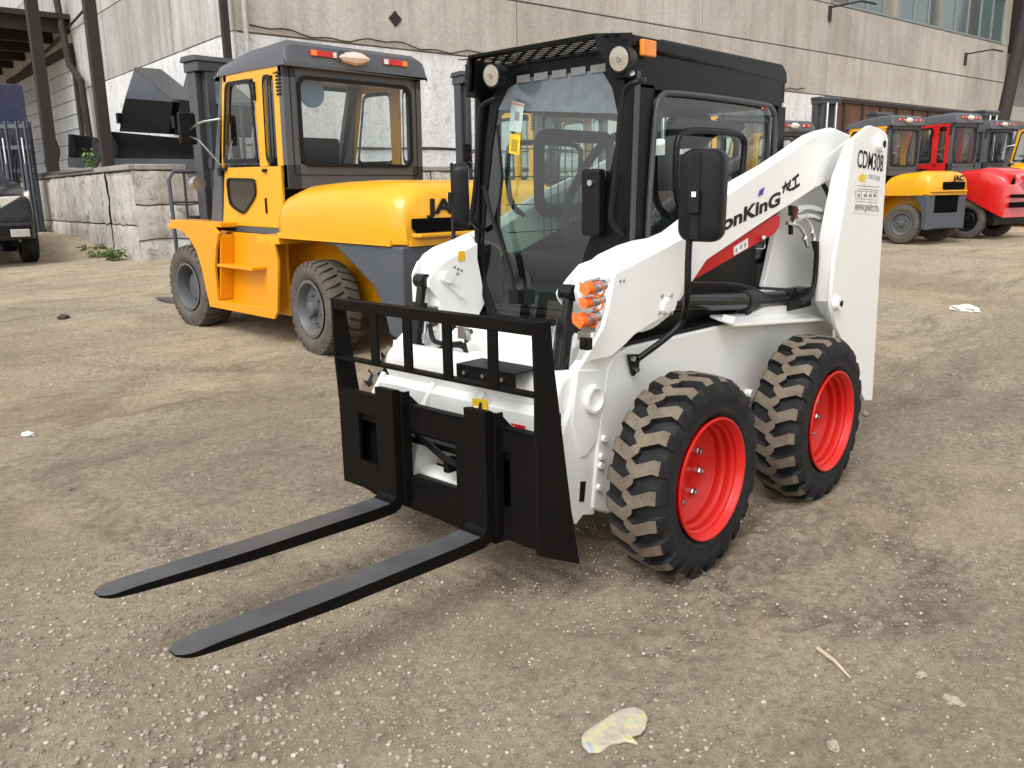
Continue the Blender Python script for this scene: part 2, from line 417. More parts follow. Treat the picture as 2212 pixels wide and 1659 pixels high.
def build_ground():
    na = 640; hd = math.atan2(HY, HX)
    angs = [hd + math.pi*(.24*t + .76*t**3) for t in (k/na*2-1 for k in range(na))]
    rs = list(np.geomspace(.25, .85, 8)[:-1]) + list(np.geomspace(.85, 19, 660)) + list(np.geomspace(19.4, 150, 60))
    nr = len(rs); co = np.empty((nr*na, 3)); i = 0
    for r in rs:
        for a in angs:
            x = CAMP.x + r*math.cos(a); y = CAMP.y + r*math.sin(a)
            co[i] = (x, y, terr(x, y) + (micro(x, y, r) if r < 60 else 0)); i += 1
    X, Y = co[:,0], co[:,1]; rut = np.zeros(len(co)); dist = np.hypot(X-CAMP.x, Y-CAMP.y)
    wob = .5 + .5*np.sin(X*1.7+1)*np.sin(Y*1.3)
    for cx, cy, R_, hw, dep, dk in TRACKS:
        q = np.hypot(X-cx, Y-cy) - R_ - .05*np.sin(X*1.1+Y*.7); th = np.arctan2(Y-cy, X-cx)*R_
        k = np.clip(1-(np.abs(q)/hw)**4, 0, 1) * (dist < 16)
        lug = np.sin(2*math.pi*(th + np.abs(q)*.9)/.12)
        co[:,2] += k*dep*(lug*.8-.5)*wob*np.clip(1.6-dist/9, .3, 1); rut = np.maximum(rut, k*dk*wob*(.45+.55*(lug < 0)))
        edge = np.exp(-((np.abs(q)-hw-.03)/.025)**2)*(dist < 12); co[:,2] += edge*.006*wob
    cx, cy, R_ = BERM; q = np.hypot(X-cx, Y-cy)-R_; near = np.clip(1-np.hypot(X-1.35, Y-1.0)/1.5, 0, 1)
    co[:,2] += .022*np.exp(-(q/.05)**2)*near - .012*np.exp(-((q+.16)/.12)**2)*near; rut = np.maximum(rut, .5*np.exp(-((q+.10)/.16)**2)*near)
    fs = []
    for i in range(nr-1):
        for k in range(na): k2 = (k+1) % na; fs.append((i*na+k, i*na+k2, (i+1)*na+k2, (i+1)*na+k))
    fs.append(tuple(range(na-1, -1, -1)))
    me = bpy.data.meshes.new('ground'); me.from_pydata(co.tolist(), [], fs); me.materials.append(M_['ground']); me.shade_smooth()
    at = me.attributes.new('rut', 'FLOAT', 'POINT'); at.data.foreach_set('value', rut.astype(np.float32))
    if me.polygons[0].normal.z < 0: me.flip_normals()
    o = bpy.data.objects.new('ground', me); COL.objects.link(o); o['kind'] = 'structure'
build_ground()
def gz(x, y):
    d = math.hypot(x-CAMP.x, y-CAMP.y); return terr(x, y) + micro(x, y, d)
def build_gravel():
    ico = [(0,0,-1),(.72,-.53,-.45),(-.28,-.85,-.45),(-.89,0,-.45),(-.28,.85,-.45),(.72,.53,-.45),(.28,-.85,.45),(-.72,-.53,.45),(-.72,.53,.45),(.28,.85,.45),(.89,0,.45),(0,0,1)]
    fc = [(0,1,2),(1,0,5),(0,2,3),(0,3,4),(0,4,5),(1,5,10),(2,1,6),(3,2,7),(4,3,8),(5,4,9),(1,10,6),(2,6,7),(3,7,8),(4,8,9),(5,9,10),(6,10,11),(7,6,11),(8,7,11),(9,8,11),(10,9,11)]
    ico = np.array(ico); mb = MB(); n = 0; vs = []; fs = []
    hd = math.atan2(HY, HX)
    while n < 26000:
        t = rng.random(); r = 1.3 * (16/1.3) ** (t**.9); a = hd + (rng.random()-.5) * 1.35
        x = CAMP.x + r*math.cos(a); y = CAMP.y + r*math.sin(a)
        lft = (a - hd)                                     # rubble lies thickest in the near left of the yard
        near_left = .75*max(0, min(1, (lft + .02) * 3)) * max(0, min(1, (4.2 - r) / 1.6))
        dens = .30 + .9*nz(x, y, .55, 2.2) + .6*nz(x, y, 2.0, 8.8) + .9*near_left
        qb = math.hypot(x-BERM[0], y-BERM[1])-BERM[2]; berm = math.exp(-(qb/.07)**2)*max(0, 1-math.hypot(x-1.35, y-1.0)/1.5)
        dens += 1.6*berm
        if rng.random() > max(.06, dens): continue
        s = .0020 + (.005 + .005*near_left) * rng.random()**5 + .0003*r + .003*berm*rng.random()
        if rng.random() < .0015: s *= 1.7
        M = ico * (s * (.7 + .6*rng.random(3)))[None, :]
        M = M * (.85 + .3*rng.random((12, 1)))
        th = rng.random()*6.28; c_, s_ = math.cos(th), math.sin(th)
        R_ = np.array([[c_,-s_,0],[s_,c_,0],[0,0,1]]); M = M @ R_.T; M[:,2] *= .7
        M += np.array([x, y, gz(x, y) + s*.22])
        o = n*12; vs.extend(map(tuple, M)); fs.extend([(a_+o, b_+o, c2+o) for a_, b_, c2 in fc]); n += 1
    me = bpy.data.meshes.new('gravel'); me.from_pydata(vs, [], fs); me.materials.append(M_['stone'])
    o = bpy.data.objects.new('gravel', me); COL.objects.link(o)
    tag(o, 'loose pale gravel scattered over the dirt yard', 'gravel', kind='stuff')
build_gravel()

# ------------------------------------------------------------------ warehouse
KC = Vector((-5.82, -13.46, 0)); AR = Vector((math.cos(rad(173.2)), math.sin(rad(173.2)), 0)); AL = Vector((math.cos(rad(263.2)), math.sin(rad(263.2)), 0))
def onwall(u, v, P0=None, dr=None):
    P0 = KC if P0 is None else P0; dr = AR if dr is None else dr
    n = dr.cross(Vector((0,0,1))); d = ray(u, v); t = (P0-CAMP).dot(n)/d.dot(n); X = CAMP + d*t
    return (X-P0).dot(dr), X.z
NR = -AL; NL = -AR                         # outward normals of the right and the left wall (NR points towards the yard)
def wbox(mb, P0, dr, nn, a0, a1, z0, z1, d0, d1, mi=0):
    """box on a wall: a0..a1 along it, z0..z1, from d0 to d1 outwards"""
    P = [P0 + dr*a0 + nn*d0, P0 + dr*a1 + nn*d0, P0 + dr*a1 + nn*d1, P0 + dr*a0 + nn*d1]
    mb.add([p + Vector((0,0,z0)) for p in P] + [p + Vector((0,0,z1)) for p in P],
           [(0,3,2,1),(4,5,6,7),(0,1,5,4),(1,2,6,5),(2,3,7,6),(3,0,4,7)], mi)
wh = thing('warehouse', 'long concrete panel warehouse with whitewashed lower wall and high window band', 'building', KC)
def wpart(name, mb, mat, **k):
    mb.v = [tuple(Vector(p) - KC) for p in mb.v]
    return obj(name, mb, mat, wh, **k)
AEND = 36.6
mb = MB(); wbox(mb, KC, AR, NR, .02, AEND, -1, 12.0, -.5, -.06); wbox(mb, KC, AL, NL, .52, 40, -1, 12, -.5, -.06); wpart('core', mb, M_['conc'])
mb = MB(); mbw = MB()
joints = [-.0, 7.2, 14.4, 21.4, 28.3, AEND]
for i in range(len(joints)-1):
    a0, a1 = joints[i]+.015, joints[i+1]-.015
    for z0, z1 in ((4.6, 5.98), (6.0, 7.58), (7.6, 9.6), (9.62, 12)):
        if z0 == 7.6 and a0 > 21: continue
        wbox(mb, KC, AR, NR, a0, a1, z0+.012, z1, -.06, .0 + .012*random.random())
    if a0 < 21:
        wbox(mbw, KC, AR, NR, a0, min(a1, 21.35), -1, 2.45, -.06, -.005+.01*random.random())
        wbox(mbw, KC, AR, NR, a0, min(a1, 21.35), 2.48, 4.58, -.06, -.002+.01*random.random())
wpart('panel_wall', mb, M_['conc'], bevel=.012)
wpart('whitewashed_base', mbw, M_['wash'], bevel=.01)
mb = MB(); wbox(mb, KC, AR, NR, 35.95, AEND, -1, 4.58, -.06, .02); wbox(mb, KC, AR, NR, 21.35, 35.95, -1, 1.0, -.06, .0); wpart('gate_jamb', mb, M_['conc'])
g = wpart('gate', (lambda q: (wbox(q, KC, AR, NR, 21.4, 35.95, 1.0, 4.5, -.06, -.03), q)[1])(MB()), M_['gate'])
mb = MB()
for k in range(12):
    a = 21.4 + 14.55*k/11; wbox(mb, KC, AR, NR, a-.05, a+.05, 1.0, 4.5, -.03, .03)
wbox(mb, KC, AR, NR, 21.4, 35.95, 4.42, 4.55, -.02, .05)
mb.v = [tuple(Vector(p) - KC) for p in mb.v]; obj('gate_frame', mb, M_['rust'], g)
# window band
mbf = MB(); z0, z1 = 7.62, 9.55; a0, a1 = 21.5, 35.9
NP = 12
for k in range(NP+1):
    a = a0 + (a1-a0)*k/NP; wbox(mbf, KC, AR, NR, a-.05, a+.05, z0, z1, -.10, -.01)
wbox(mbf, KC, AR, NR, a0, a1, z0, z0+.08, -.10, .0); wbox(mbf, KC, AR, NR, a0, a1, z1-.08, z1, -.10, .0)
wf = wpart('window_band', mbf, plain('window_steel', (.20,.23,.23), .6))
for k in range(NP):
    q = MB(); aa = a0 + (a1-a0)*k/NP; wbox(q, KC, AR, NR, aa+.05, aa+(a1-a0)/NP-.05, z0+.08, z1-.08, -.07+.004*(k%3), -.06+.004*(k%3))
    q.v = [tuple(Vector(p) - KC) for p in q.v]
    c = (.10,.14,.14) if k % 3 else (.17,.22,.21)
    gm = M_.setdefault('wp%d' % (k % 3 == 0), plain('old_window_glass', c, .12)); obj('window_pane', q, gm, wf)
mb = MB(); wbox(mb, KC, AR, NR, 35.92, AEND, 7.6, 9.6, -.06, .01); wpart('end_pier', mb, M_['conc'])
# left wall (behind the dock)
mb = MB(); mbw = MB(); jl = [0, 3.4, 9.6, 15.6, 21.6, 27.6, 36]
for i in range(len(jl)-1):
    a0, a1 = jl[i]+.012, jl[i+1]-.012
    for z0, z1 in ((4.62, 6.3), (6.32, 8.0), (8.02, 12)):
        wbox(mb, KC, AL, NL, a0, a1, z0, z1, -.06, .01*random.random())
    if a0 < 9: wbox(mbw, KC, AL, NL, a0, a1, -1, 4.6, -.06, -.003+.008*random.random())
    else:
        wbox(mb, KC, AL, NL, a0, a1, -1, 4.6, -.06, .01*random.random())
wpart('side_wall', mb, M_['concL'], bevel=.01); wpart('side_wall_base', mbw, M_['wash'], bevel=.01)
mb = MB()
for k in range(9):
    z = 1.9 + k*.42; wbox(mb, KC, AL, NL, 11.9, 21.3, z, z+.40, .012, .05)
wpart('sectional_door', mb, M_['door'], bevel=.01)
mb = MB(); wbox(mb, KC, AL, NL, 11.7, 21.5, 5.7, 5.95, .02, .09); wbox(mb, KC, AL, NL, 11.65, 11.9, 1.9, 5.7, .02, .09); wpart('door_frame', mb, M_['rust'])
# small details of the right wall: bracket lamps, vent hole, cable, down pipe
mb = MB()
for (u, v) in ((1790, 30), (2083, 128)):
    a, z = onwall(u, v); p = KC + AR*a + Vector((0,0,z))
    mb.box((-.05,-.05,-.25),(.05,.05,.25), M=Matrix.Translation(p + NR*.05))
    mb.tube([p + NR*.05 + Vector((0,0,.2)), p + NR*.9 + AR*.5 + Vector((0,0,.32)), p + NR*1.0 + AR*1.3 + Vector((0,0,.3))], .035, 6)
mb.v = [tuple(Vector(p) - KC) for p in mb.v]; obj('wall_bracket', mb, M_['rust'], wh)
a, z = onwall(853, 41); mb = MB(); d_ = .17
P = KC + AR*a + Vector((0,0,z)) + NR*.014
mb.prism([P + AR*d_, P + Vector((0,0,d_)), P - AR*d_, P - Vector((0,0,d_))], NR*.012); mb.v = [tuple(Vector(p)-KC) for p in mb.v]
obj('vent_plate', mb, M_['rust'], wh)
mb = MB(); a, z = onwall(541, 60)
mb.tube([KC + AR*.18 + NR*.12 + Vector((0,0,1.0)), KC + AR*.18 + NR*.12 + Vector((0,0,9))], .05, 10); wpart('down_pipe', mb, M_['concL'])
mb = MB()
pts = [KC + AR*t + NR*.03 + Vector((0,0, 2.47 + .03*math.sin(t*1.7))) for t in np.linspace(.3, 21, 60)]
mb.tube(pts, .018, 5); wpart('wall_cable', mb, M_['rust'])
mb = MB()
pts = [KC + AR*t + NR*.04 + Vector((0,0, 4.68 + .05*math.sin(t*2.3) + .03*math.sin(t*7))) for t in np.linspace(.3, 20, 90)]
mb.tube(pts, .015, 5); wpart('wall_wire', mb, M_['rust'])
# roof
mb = MB(); wbox(mb, KC, AR, NR, -.3, AEND+.3, 12, 12.3, -30, .4); wpart('roof', mb, M_['rust'])

# far building at the right edge and its steel post
fb = thing('far_building', 'pale grey building with shutters seen past the right end of the warehouse', 'building', KC + AR*48)
mb = MB(); wbox(mb, KC, AR, NR, 41, 62, -1, 14, -3.2, -3.0)
mb.v = [tuple(Vector(p) - (KC+AR*48)) for p in mb.v]; obj('wall', mb, M_['beige'], fb)
mb = MB(); wbox(mb, KC, AR, NR, 41, 62, 5.7, 8.6, -3.0, -2.95)
mb.v = [tuple(Vector(p) - (KC+AR*48)) for p in mb.v]; obj('shutter', mb, plain('grey_shutter', (.30,.31,.32), .7), fb)
mb = MB(); wbox(mb, KC, AR, NR, 41, 62, 4.4, 4.9, -3.0, -2.93)
mb.v = [tuple(Vector(p) - (KC+AR*48)) for p in mb.v]; obj('brick_band', mb, plain('brick_band', (.42,.22,.15), .8), fb)

mb = MB(); wbox(mb, KC, AR, NR, 37.4, 50, 8.3, 11.5, -2.9, 2.0)
mb.v = [tuple(Vector(p) - (KC+AR*48)) for p in mb.v]; obj('eaves', mb, M_['rust'], fb)
# ------------------------------------------------------------------ loading dock
D0 = Vector((-3.08, -12.47, 0)); ZD = 2.04
dk = thing('loading_dock', 'cracked whitewashed concrete loading dock running along the warehouse', 'dock', D0)
def dpart(name, mb, mat, **k):
    mb.v = [tuple(Vector(p) - D0) for p in mb.v]; return obj(name, mb, mat, dk, **k)
mb = MB()
# core of the platform (L shape): along the left wall and along the right wall
wbox(mb, D0, AL, NL, .12, 22, -.5, ZD-.10, -2.9, -.10)
wbox(mb, D0, AR, NR, .12, 16, -.5, ZD-.10, -1.2, -.10); dpart('core', mb, M_['docktop'])
mb = MB(); wbox(mb, D0, AL, NL, .06, 22, ZD-.10, ZD, -2.9, .02); wbox(mb, D0, AR, NR, .1, 16, ZD-.10, ZD-.003, -1.2, -.02); dpart('top_slab', mb, M_['docktop'], bevel=.02)
def rough_blocks(P0, dr, nn, rows, seedv):
    """face made of big cast blocks with broken edges"""
    r_ = random.Random(seedv); mb = MB()
    for z0, z1, cuts in rows:
        for a0, a1 in zip(cuts[:-1], cuts[1:]):
            n1 = max(3, int((a1-a0)/.10)); n2 = max(3, int((z1-z0)/.09)); grid = []
            dd = r_.uniform(-.03, .03)
            for j in range(n2+1):
                row = []
                for i in range(n1+1):
                    a = a0 + .02 + (a1-a0-.04)*i/n1; z = z0 + .012 + (z1-z0-.024)*j/n2
                    e = min(i, n1-i, j, n2-j)
                    q = dd*.5 + .010*noise.noise(Vector((a*3, z*3, seedv))) + .022*noise.noise(Vector((a*11, z*11, seedv)))
                    if e == 0: q -= .018 + .12*max(0, noise.noise(Vector((a*2.2, z*2.2, seedv+5)))-.15)
                    row.append(P0 + dr*a + nn*q + Vector((0,0,z + (.03*noise.noise(Vector((a*4, z, 2))) if e == 0 else 0))))
                grid.append(row)
            o = len(mb.v)
            for rw in grid: mb.v += [tuple(p) for p in rw]
            k = n1+1
            for j in range(n2):
                for i in range(n1):
                    mb.f.append((o+j*k+i, o+j*k+i+1, o+(j+1)*k+i+1, o+(j+1)*k+i)); mb.m.append(0)
    return mb
mb = rough_blocks(D0, AL, NL, [(-.2, 1.0, [0, 1.6, 4.6, 8.2, 12, 16, 22]), (1.0, 1.93, [0, 1.6, 4.6, 8.2, 12, 15, 22])], 3)
dpart('face_blocks', mb, M_['dock'], ang=60)
mb = rough_blocks(D0, AR, NR, [(-.2, .75, [0, 1.6, 3.2, 4.8, 6.4, 8, 16]), (.75, 1.35, [0, .9, 2.5, 4.1, 5.7, 8, 16]), (1.35, 1.93, [0, 1.5, 3.1, 4.6, 6.2, 8, 16])], 8)
dpart('face_blocks', mb, M_['dock'], ang=60)
mb = MB(); wbox(mb, D0, AL, NL, 2.2, 22, ZD-.03, ZD+.02, -.0, .06); dpart('edge_angle', mb, M_['steel'])

def steel_post(base, h, w_, lean=0, label='', name='steel_post', top=None):
    """H-section column with a foot plate"""
    o = thing(name, label, 'post', base, math.atan2(AL.y, AL.x), 'steel posts of the loading canopy')
    mb = MB(); f = .02
    mb.box((-w_/2, -w_/2, 0), (w_/2, -w_/2+f, h)); mb.box((-w_/2, w_/2-f, 0), (w_/2, w_/2, h)); mb.box((-.012, -w_/2+f, 0), (.012, w_/2-f, h))
    mb.box((-w_/2, -w_/2+f, .0), (-w_/2+.012, w_/2-f, h))
    obj('column', mb, M_['rust'], o)
    mb = MB(); mb.box((-w_*.7, -w_*.7, -.0), (w_*.7, w_*.7, .02)); obj('foot_plate', mb, M_['rust'], o)
    return o
def wp(P0, dr, a, nn, d, z): return P0 + dr*a + nn*d + Vector((0,0,z))
steel_post(wp(D0, AL, 6.25, NL, -.16, ZD), 8, .23, label='leftmost brown steel column standing on the loading dock')
steel_post(wp(D0, AL, 1.72, NL, -.12, ZD-.02), 8, .19, label='brown steel column nearest the dock corner, beside the black blades')
steel_post(wp(KC, AL, -.10, NL, .22, ZD-.02), 8, .13, label='thin dark steel post at the warehouse corner behind the yellow forklift')
p = KC + AR*AEND + NR*1.2
o = thing('steel_post', 'dark leaning steel pole at the right end of the warehouse', 'post', (p.x, p.y, 1.2), 0, None)
mb = MB(); q0 = onwall(2164, 285, KC + NR*1.2); q1 = onwall(2206, 60, KC + NR*1.2)
mb.tube([KC+NR*1.2+AR*q0[0]+Vector((0,0,1.0))-Vector(o.location)-AR*.9, KC+NR*1.2+AR*(q1[0]+.9)+Vector((0,0,q1[1]+2.6))-Vector(o.location)], .27, 14)
obj('pole', mb, M_['rust'], o)
# canopy over the dock, far left
cn = thing('dock_canopy', 'dark sheet canopy roof over the far left end of the dock', 'canopy', wp(D0, AL, 12, NL, 0, 6))
mb = MB(); wbox(mb, D0, AL, NL, 13.0, 30, 6.6, 6.75, -2.9, 3.0)
for k in range(8):
    wbox(mb, D0, AL, NL, 13.2+k*2.1, 13.4+k*2.1, 6.25, 6.6, -2.9, 3.0)
wbox(mb, D0, AL, NL, 13.0, 30, 6.1, 6.6, 2.8, 3.0)
mb.v = [tuple(Vector(p) - Vector(cn.location)) for p in mb.v]; obj('roof', mb, M_['rust'], cn)
# diagonal brace against the left wall
br = thing('wall_pipe', 'rusty pipe leaning down the left wall behind the steel columns', 'pipe', wp(KC, AL, 8, NL, .3, ZD))
mb = MB()
pts = [onwall(*q, KC+NL*.25, AL) for q in ((120, -10), (150, 140), (175, 175), (186, 250), (205, 372))]
mb.tube([KC+NL*.25+AL*a+Vector((0,0,z))-Vector(br.location) for a, z in pts], .10, 8)
obj('pipe', mb, M_['rust'], br)
mb = MB()
pts = [onwall(*q, KC+NL*.12, AL) for q in ((40, 160), (110, 100), (165, 40), (200, 0))]
mb.tube([KC+NL*.12+AL*a+Vector((0,0,z)) for a, z in pts], .035, 6)
tag(obj('cable', mb, M_['rust']), 'dark cable sagging across the left warehouse wall', 'cable')

# ------------------------------------------------------------------ attachments stored on the dock
def onp(u, v, P0, dr):
    a, z = onwall(u, v, P0, dr); return P0 + dr*a + Vector((0,0,z))
PB = D0 - NL*1.0
def blade(name, pix, label, depth, backm=None):
    """curved dozer blade: its visible ends traced on a plane parallel to the dock edge"""
    (ul, vt, vb), (ur, vt2, vb2) = pix
    a = onp(ul, vb, PB, AL); b = onp(ur, vb2, PB, AL); at = onp(ul, vt, PB, AL); bt = onp(ur, vt2, PB, AL)
    o = thing(name, label, 'blade', (a+b)/2, 0, 'dozer blades stored on the dock'); L = Vector(o.location)
    rings = []
    for base, top in ((a, at), (b, bt)):
        rg = []
        for k in range(9):
            t = k/8; bow = math.sin(t*math.pi)*depth
            rg.append(base.lerp(top, t) - NL*bow - L)
        for k in range(8, -1, -1):
            t = k/8; bow = math.sin(t*math.pi)*depth
            rg.append(base.lerp(top, t) - NL*(bow+.03) - L)
        rings.append(rg)
    mb = MB(); mb.loft(rings); obj('mouldboard', mb, M_['carr'], o)
    for base, top in ((a, at), (b, bt)):
        mb = MB(); d2 = (b-a).normalized()*(.02 if base is a else -.02)
        rg = [base.lerp(top, k/8) - NL*math.sin(k/8*math.pi)*depth - L for k in range(9)] + [top + NL*.06 - L, base + NL*.06 - L]
        mb.prism(rg, d2); obj('end_plate', mb, M_['grey'], o)
    mb = MB(); mb.loft([[p0 - L + NL*x_ + Vector((0,0,z_)) for x_, z_ in ((0,0),(.06,0),(.05,.24),(.02,.24))] for p0 in (a, b)])
    obj('cutting_edge', mb, M_['dgrey'], o)
    return o
blade('dozer_blade', ((238, 284, 366), (452, 304, 376)), 'long black dozer blade with grey cutting edge beside the yellow forklift', .16)
blade('dozer_blade', ((153, 290, 362), (206, 297, 364)), 'smaller dark blade between the two brown steel columns', .12)
blade('dozer_blade', ((102, 292, 362), (118, 300, 362)), 'narrow end of a black blade beside the leftmost column', .1)
def bucket(pix, label):
    """loader bucket tipped up on its back: sloping grey floor above, black hollow side below"""
    PBB = D0 - NL*1.45
    q = [onp(u, v, PBB, AL) for u, v in pix]
    tip, edge_r, low_r, low_l, left, mid = q
    o = thing('loader_bucket', label, 'bucket', ((low_l+low_r)/2), 0, 'loader buckets stacked behind the blade'); L = Vector(o.location)
    dp = -NL*.55
    mb = MB(); mb.prism([tip-L, edge_r-L, mid-L], -NL*.02); mb.add([tip-L, edge_r-L, edge_r+dp-L, tip+dp-L], [(0,1,2,3)])
    obj('floor_plate', mb, M_['grey'], o)
    mb = MB(); mb.prism([mid-L, edge_r-L, low_r-L, low_l-L, left-L], dp); obj('shell', mb, M_['carr'], o, bevel=.01)
    mb = MB(); e2 = (edge_r-tip).normalized(); up_ = Vector((0,0,.05)) 
    mb.loft([[tip-L, tip-L+up_, tip-L+up_-NL*.55, tip-L-NL*.55], [edge_r-L, edge_r-L+up_, edge_r-L+up_-NL*.55, edge_r-L-NL*.55]]); obj('cutting_edge', mb, M_['dgrey'], o)
    mb = MB(); mb.prism([left-L, left-L+Vector((0,0,-.22)), left-L+AL*.16+Vector((0,0,-.22)), left-L+AL*.16], NL*.08); obj('mount_bracket', mb, M_['black'], o)
bucket(((290,150), (373,220), (365,290), (258,284), (262,244), (270,212)), 'grey and black loader bucket standing on end behind the long blade')
bucket(((405,152), (486,226), (478,296), (376,292), (384,250), (388,215)), 'second loader bucket on end, mostly hidden by the forklift mast')

# ------------------------------------------------------------------ skid steer loader
LD = thing('skid_steer_loader', 'white skid steer loader with red rims and black pallet forks in the foreground', 'skid steer loader', (0,0,0))
def L2(pts, ax, val): return [U(u, v, ax, val) for u, v in pts]
def both(name, mb, mat, parent=LD, **k):
    a = obj(name, mb, mat, parent, **k); b = obj(name, mb.mirror(), mat, parent, **k); return a, b

# --- wheels
def lug_tyre(mb, R, y0, y1, nl=22):
    """carcass lathe + chevron lugs; y0 inner, y1 outer"""
    c = (y0+y1)/2; hw = (y1-y0)/2; rc = R-.026
    prof = [(.236, c-hw*.80), (.27, c-hw*.97), (.31, c-hw*1.0), (.345, c-hw*.93), (rc-.006, c-hw*.72), (rc, c-hw*.4), (rc+.002, c),
            (rc, c+hw*.4), (rc-.006, c+hw*.72), (.345, c+hw*.93), (.322, c+hw*.985), (.312, c+hw*1.0), (.305, c+hw*.985), (.27, c+hw*.97), (.262, c+hw*.985), (.254, c+hw*.96), (.236, c+hw*.86)]
    mb.lathe(prof, ax='y', n=72, mi=0)
    for side in (1, -1):
        for k in range(nl):
            t0 = 2*math.pi*(k + (.5 if side < 0 else 0))/nl
            # stations from the shoulder to just past the middle: (w, circumferential shift, half length, top radius, foot radius)
            st = [(1.0, .004, .028, R-.055, .32), (.90, .002, .027, R-.020, rc-.03), (.74, .0, .0255, R-.004, rc-.02), (.42, .018, .0245, R, rc-.01),
                  (.18, .030, .025, R+.001, rc-.01), (-.04, .010, .024, R+.001, rc-.01), (-.17, -.004, .021, R, rc-.01)]
            rings = []
            for w_, sh, hl, rt, rb in st:
                a = t0 - sh/R; d1 = hl/R; d2 = (hl+.007)/R; yy = c + side*hw*w_
                rings.append([Vector((rb*math.cos(a-d2), yy, rb*math.sin(a-d2))), Vector((rt*math.cos(a-d1), yy, rt*math.sin(a-d1))),
                              Vector((rt*math.cos(a+d1), yy, rt*math.sin(a+d1))), Vector((rb*math.cos(a+d2), yy, rb*math.sin(a+d2)))])
            o = len(mb.v)
            for r in rings: mb.v += [tuple(p) for p in r]
            for s_ in range(len(rings)-1):
                for i in range(3):
                    mb.f.append((o+s_*4+i, o+s_*4+i+1, o+(s_+1)*4+i+1, o+(s_+1)*4+i)); mb.m.append(1 if (i == 1 and s_ > 0) else 0)
            mb.f.append((o, o+1, o+2, o+3)); mb.m.append(0); e = o+(len(rings)-1)*4
            mb.f.append((e+3, e+2, e+1, e)); mb.m.append(0)
    return mb
def loader_wheel(px, side):
    wh_ = thing_part('wheel', (px, side*.752, .389))
    R_ = .392
    mb = MB(); lug_tyre(mb, R_, -.118, .118)
    if side < 0: mb = mb.mirror()
    rot = Matrix.Rotation(random.random()*.3, 4, 'Y'); mb.xf(rot)
    obj('tyre', mb, [M_['tyre'], M_['lug']], wh_, ang=28)
    mb = MB()
    mb.lathe([(.232,.110),(.239,.116),(.238,.122),(.231,.123),(.225,.117),(.221,.104),(.216,.100),(.214,.090),(.2175,.085),(.214,.079),(.207,.076),(.2055,.056),(.209,.051),(.2055,.045),(.196,.040),(.194,.020),
              (.1965,.015),(.192,.009),(.180,.006),(.172,-.004),(.150,-.010),(.142,-.016),(.06,-.016),(.055,-.012),(.0005,-.012),(.0005,-.03),(.14,-.03),(.184,-.02),(.20,-.10),(.236,-.115)], ax='y', n=72)
    if side < 0: mb = mb.mirror()
    rim = obj('rim', mb, M_['rim'], wh_, ang=50)
    mb = MB()
    for k in range(8):
        a = 2*math.pi*(k+.25)/8; p = Vector((.115*math.cos(a), 0, .115*math.sin(a)))
        mb.lathe([(.0003,.016),(.0075,.016),(.0075,.010),(.013,.009),(.014,-.001),(.017,-.006),(.017,-.018),(.0003,-.018)], c=p, ax='y', n=6)
    if side < 0: mb = mb.mirror()
    pieces('wheel_nut', mb, M_['steel'], wh_, smooth=False)
    mb = MB(); mb.cyl((.16,.03,.10), (.155,.075,.095), .006, 8)
    if side < 0: mb = mb.mirror()
    obj('valve', mb, M_['redp'], wh_)
def thing_part(name, loc, parent=None):
    o = bpy.data.objects.new(name, None); COL.objects.link(o); o.location = loc; o.parent = parent or LD; o.empty_display_size = .1; return o
for px in (.539, -.539):
    for sd_ in (1, -1): loader_wheel(px, sd_)

# --- chassis
mb = MB(); pr_ = [(.84,.27),(.80,.60),(.76,.79),(.71,.855),(.60,.872),(-.2,.866),(-.55,.92),(-1.28,.95),(-1.34,.35),(-1.15,.24),(.74,.22)]
mb.prism([(x,.53,z) for x, z in pr_], (0,-1.06,0)); obj('chassis', mb, M_['white'], LD, bevel=.012)
mb = MB(); mb.box((-1.25,-.405,.93), (.36,.405,1.18)); mb.box((-1.32,-.42,.90), (-.82,.42,1.30)); mb.box((.3,-.42,.86),(.50,.42,.925))
obj('engine_cover', mb, M_['black'], LD, bevel=.02)
mb = MB(); mb.prism([(-1.26,.42,.3),(-1.50,.42,.34),(-1.52,.42,1.22),(-1.36,.42,1.34),(-1.33,.42,1.34)], (0,-.84,0)); obj('tailgate', mb, M_['white'], LD, bevel=.02)
for s_ in (1,-1): obj('cavity_shade_sheet', MB().box((-.45, s_*.40, .868), (.62, s_*.518, .886)), M_['int'], LD)  # dark sheets added on the chassis top for the cavity's shade under the arms
# axle housings
mb = MB()
for px in (.539,-.539):
    for s_ in (1,-1): mb.cyl((px, s_*.50, .389), (px, s_*.715, .389), .09, 20); mb.cyl((px, s_*.53, .389), (px, s_*.56, .389), .15, 24)
obj('axle_housing', mb, M_['black'], LD)
mb = MB()
for k, (u, v) in enumerate(((1303,947),(1297,985),(1295,1005),(1292,1052))):
    p = U(u, v, 'y', .53); obj('bolt', MB().cyl(p, p+Vector((0,.014,0)), .013, 12), M_['white'], LD)
p = U(1612, 848, 'y', .53); obj('grease_plug', MB().cyl(p, p+Vector((0,.035,0)), .02, 12), M_['white'], LD)
# fender lips over the rear wheels
mb = MB(); lip = L2([(1586,700),(1640,697),(1720,692),(1780,688),(1812,712)], 'y', .62)
mb.loft([[p, p-Vector((0,0,.012)), Vector((p.x,.50,p.z+.018)), Vector((p.x,.50,p.z+.030))] for p in lip])
p = lip[0]; mb.prism([p, p+Vector((0,-.06,.008)), p+Vector((-.02,-.06,.035)), p+Vector((-.012,0,.03))], (.010,0,0))
both('fender', mb, M_['white'], bevel=.002)

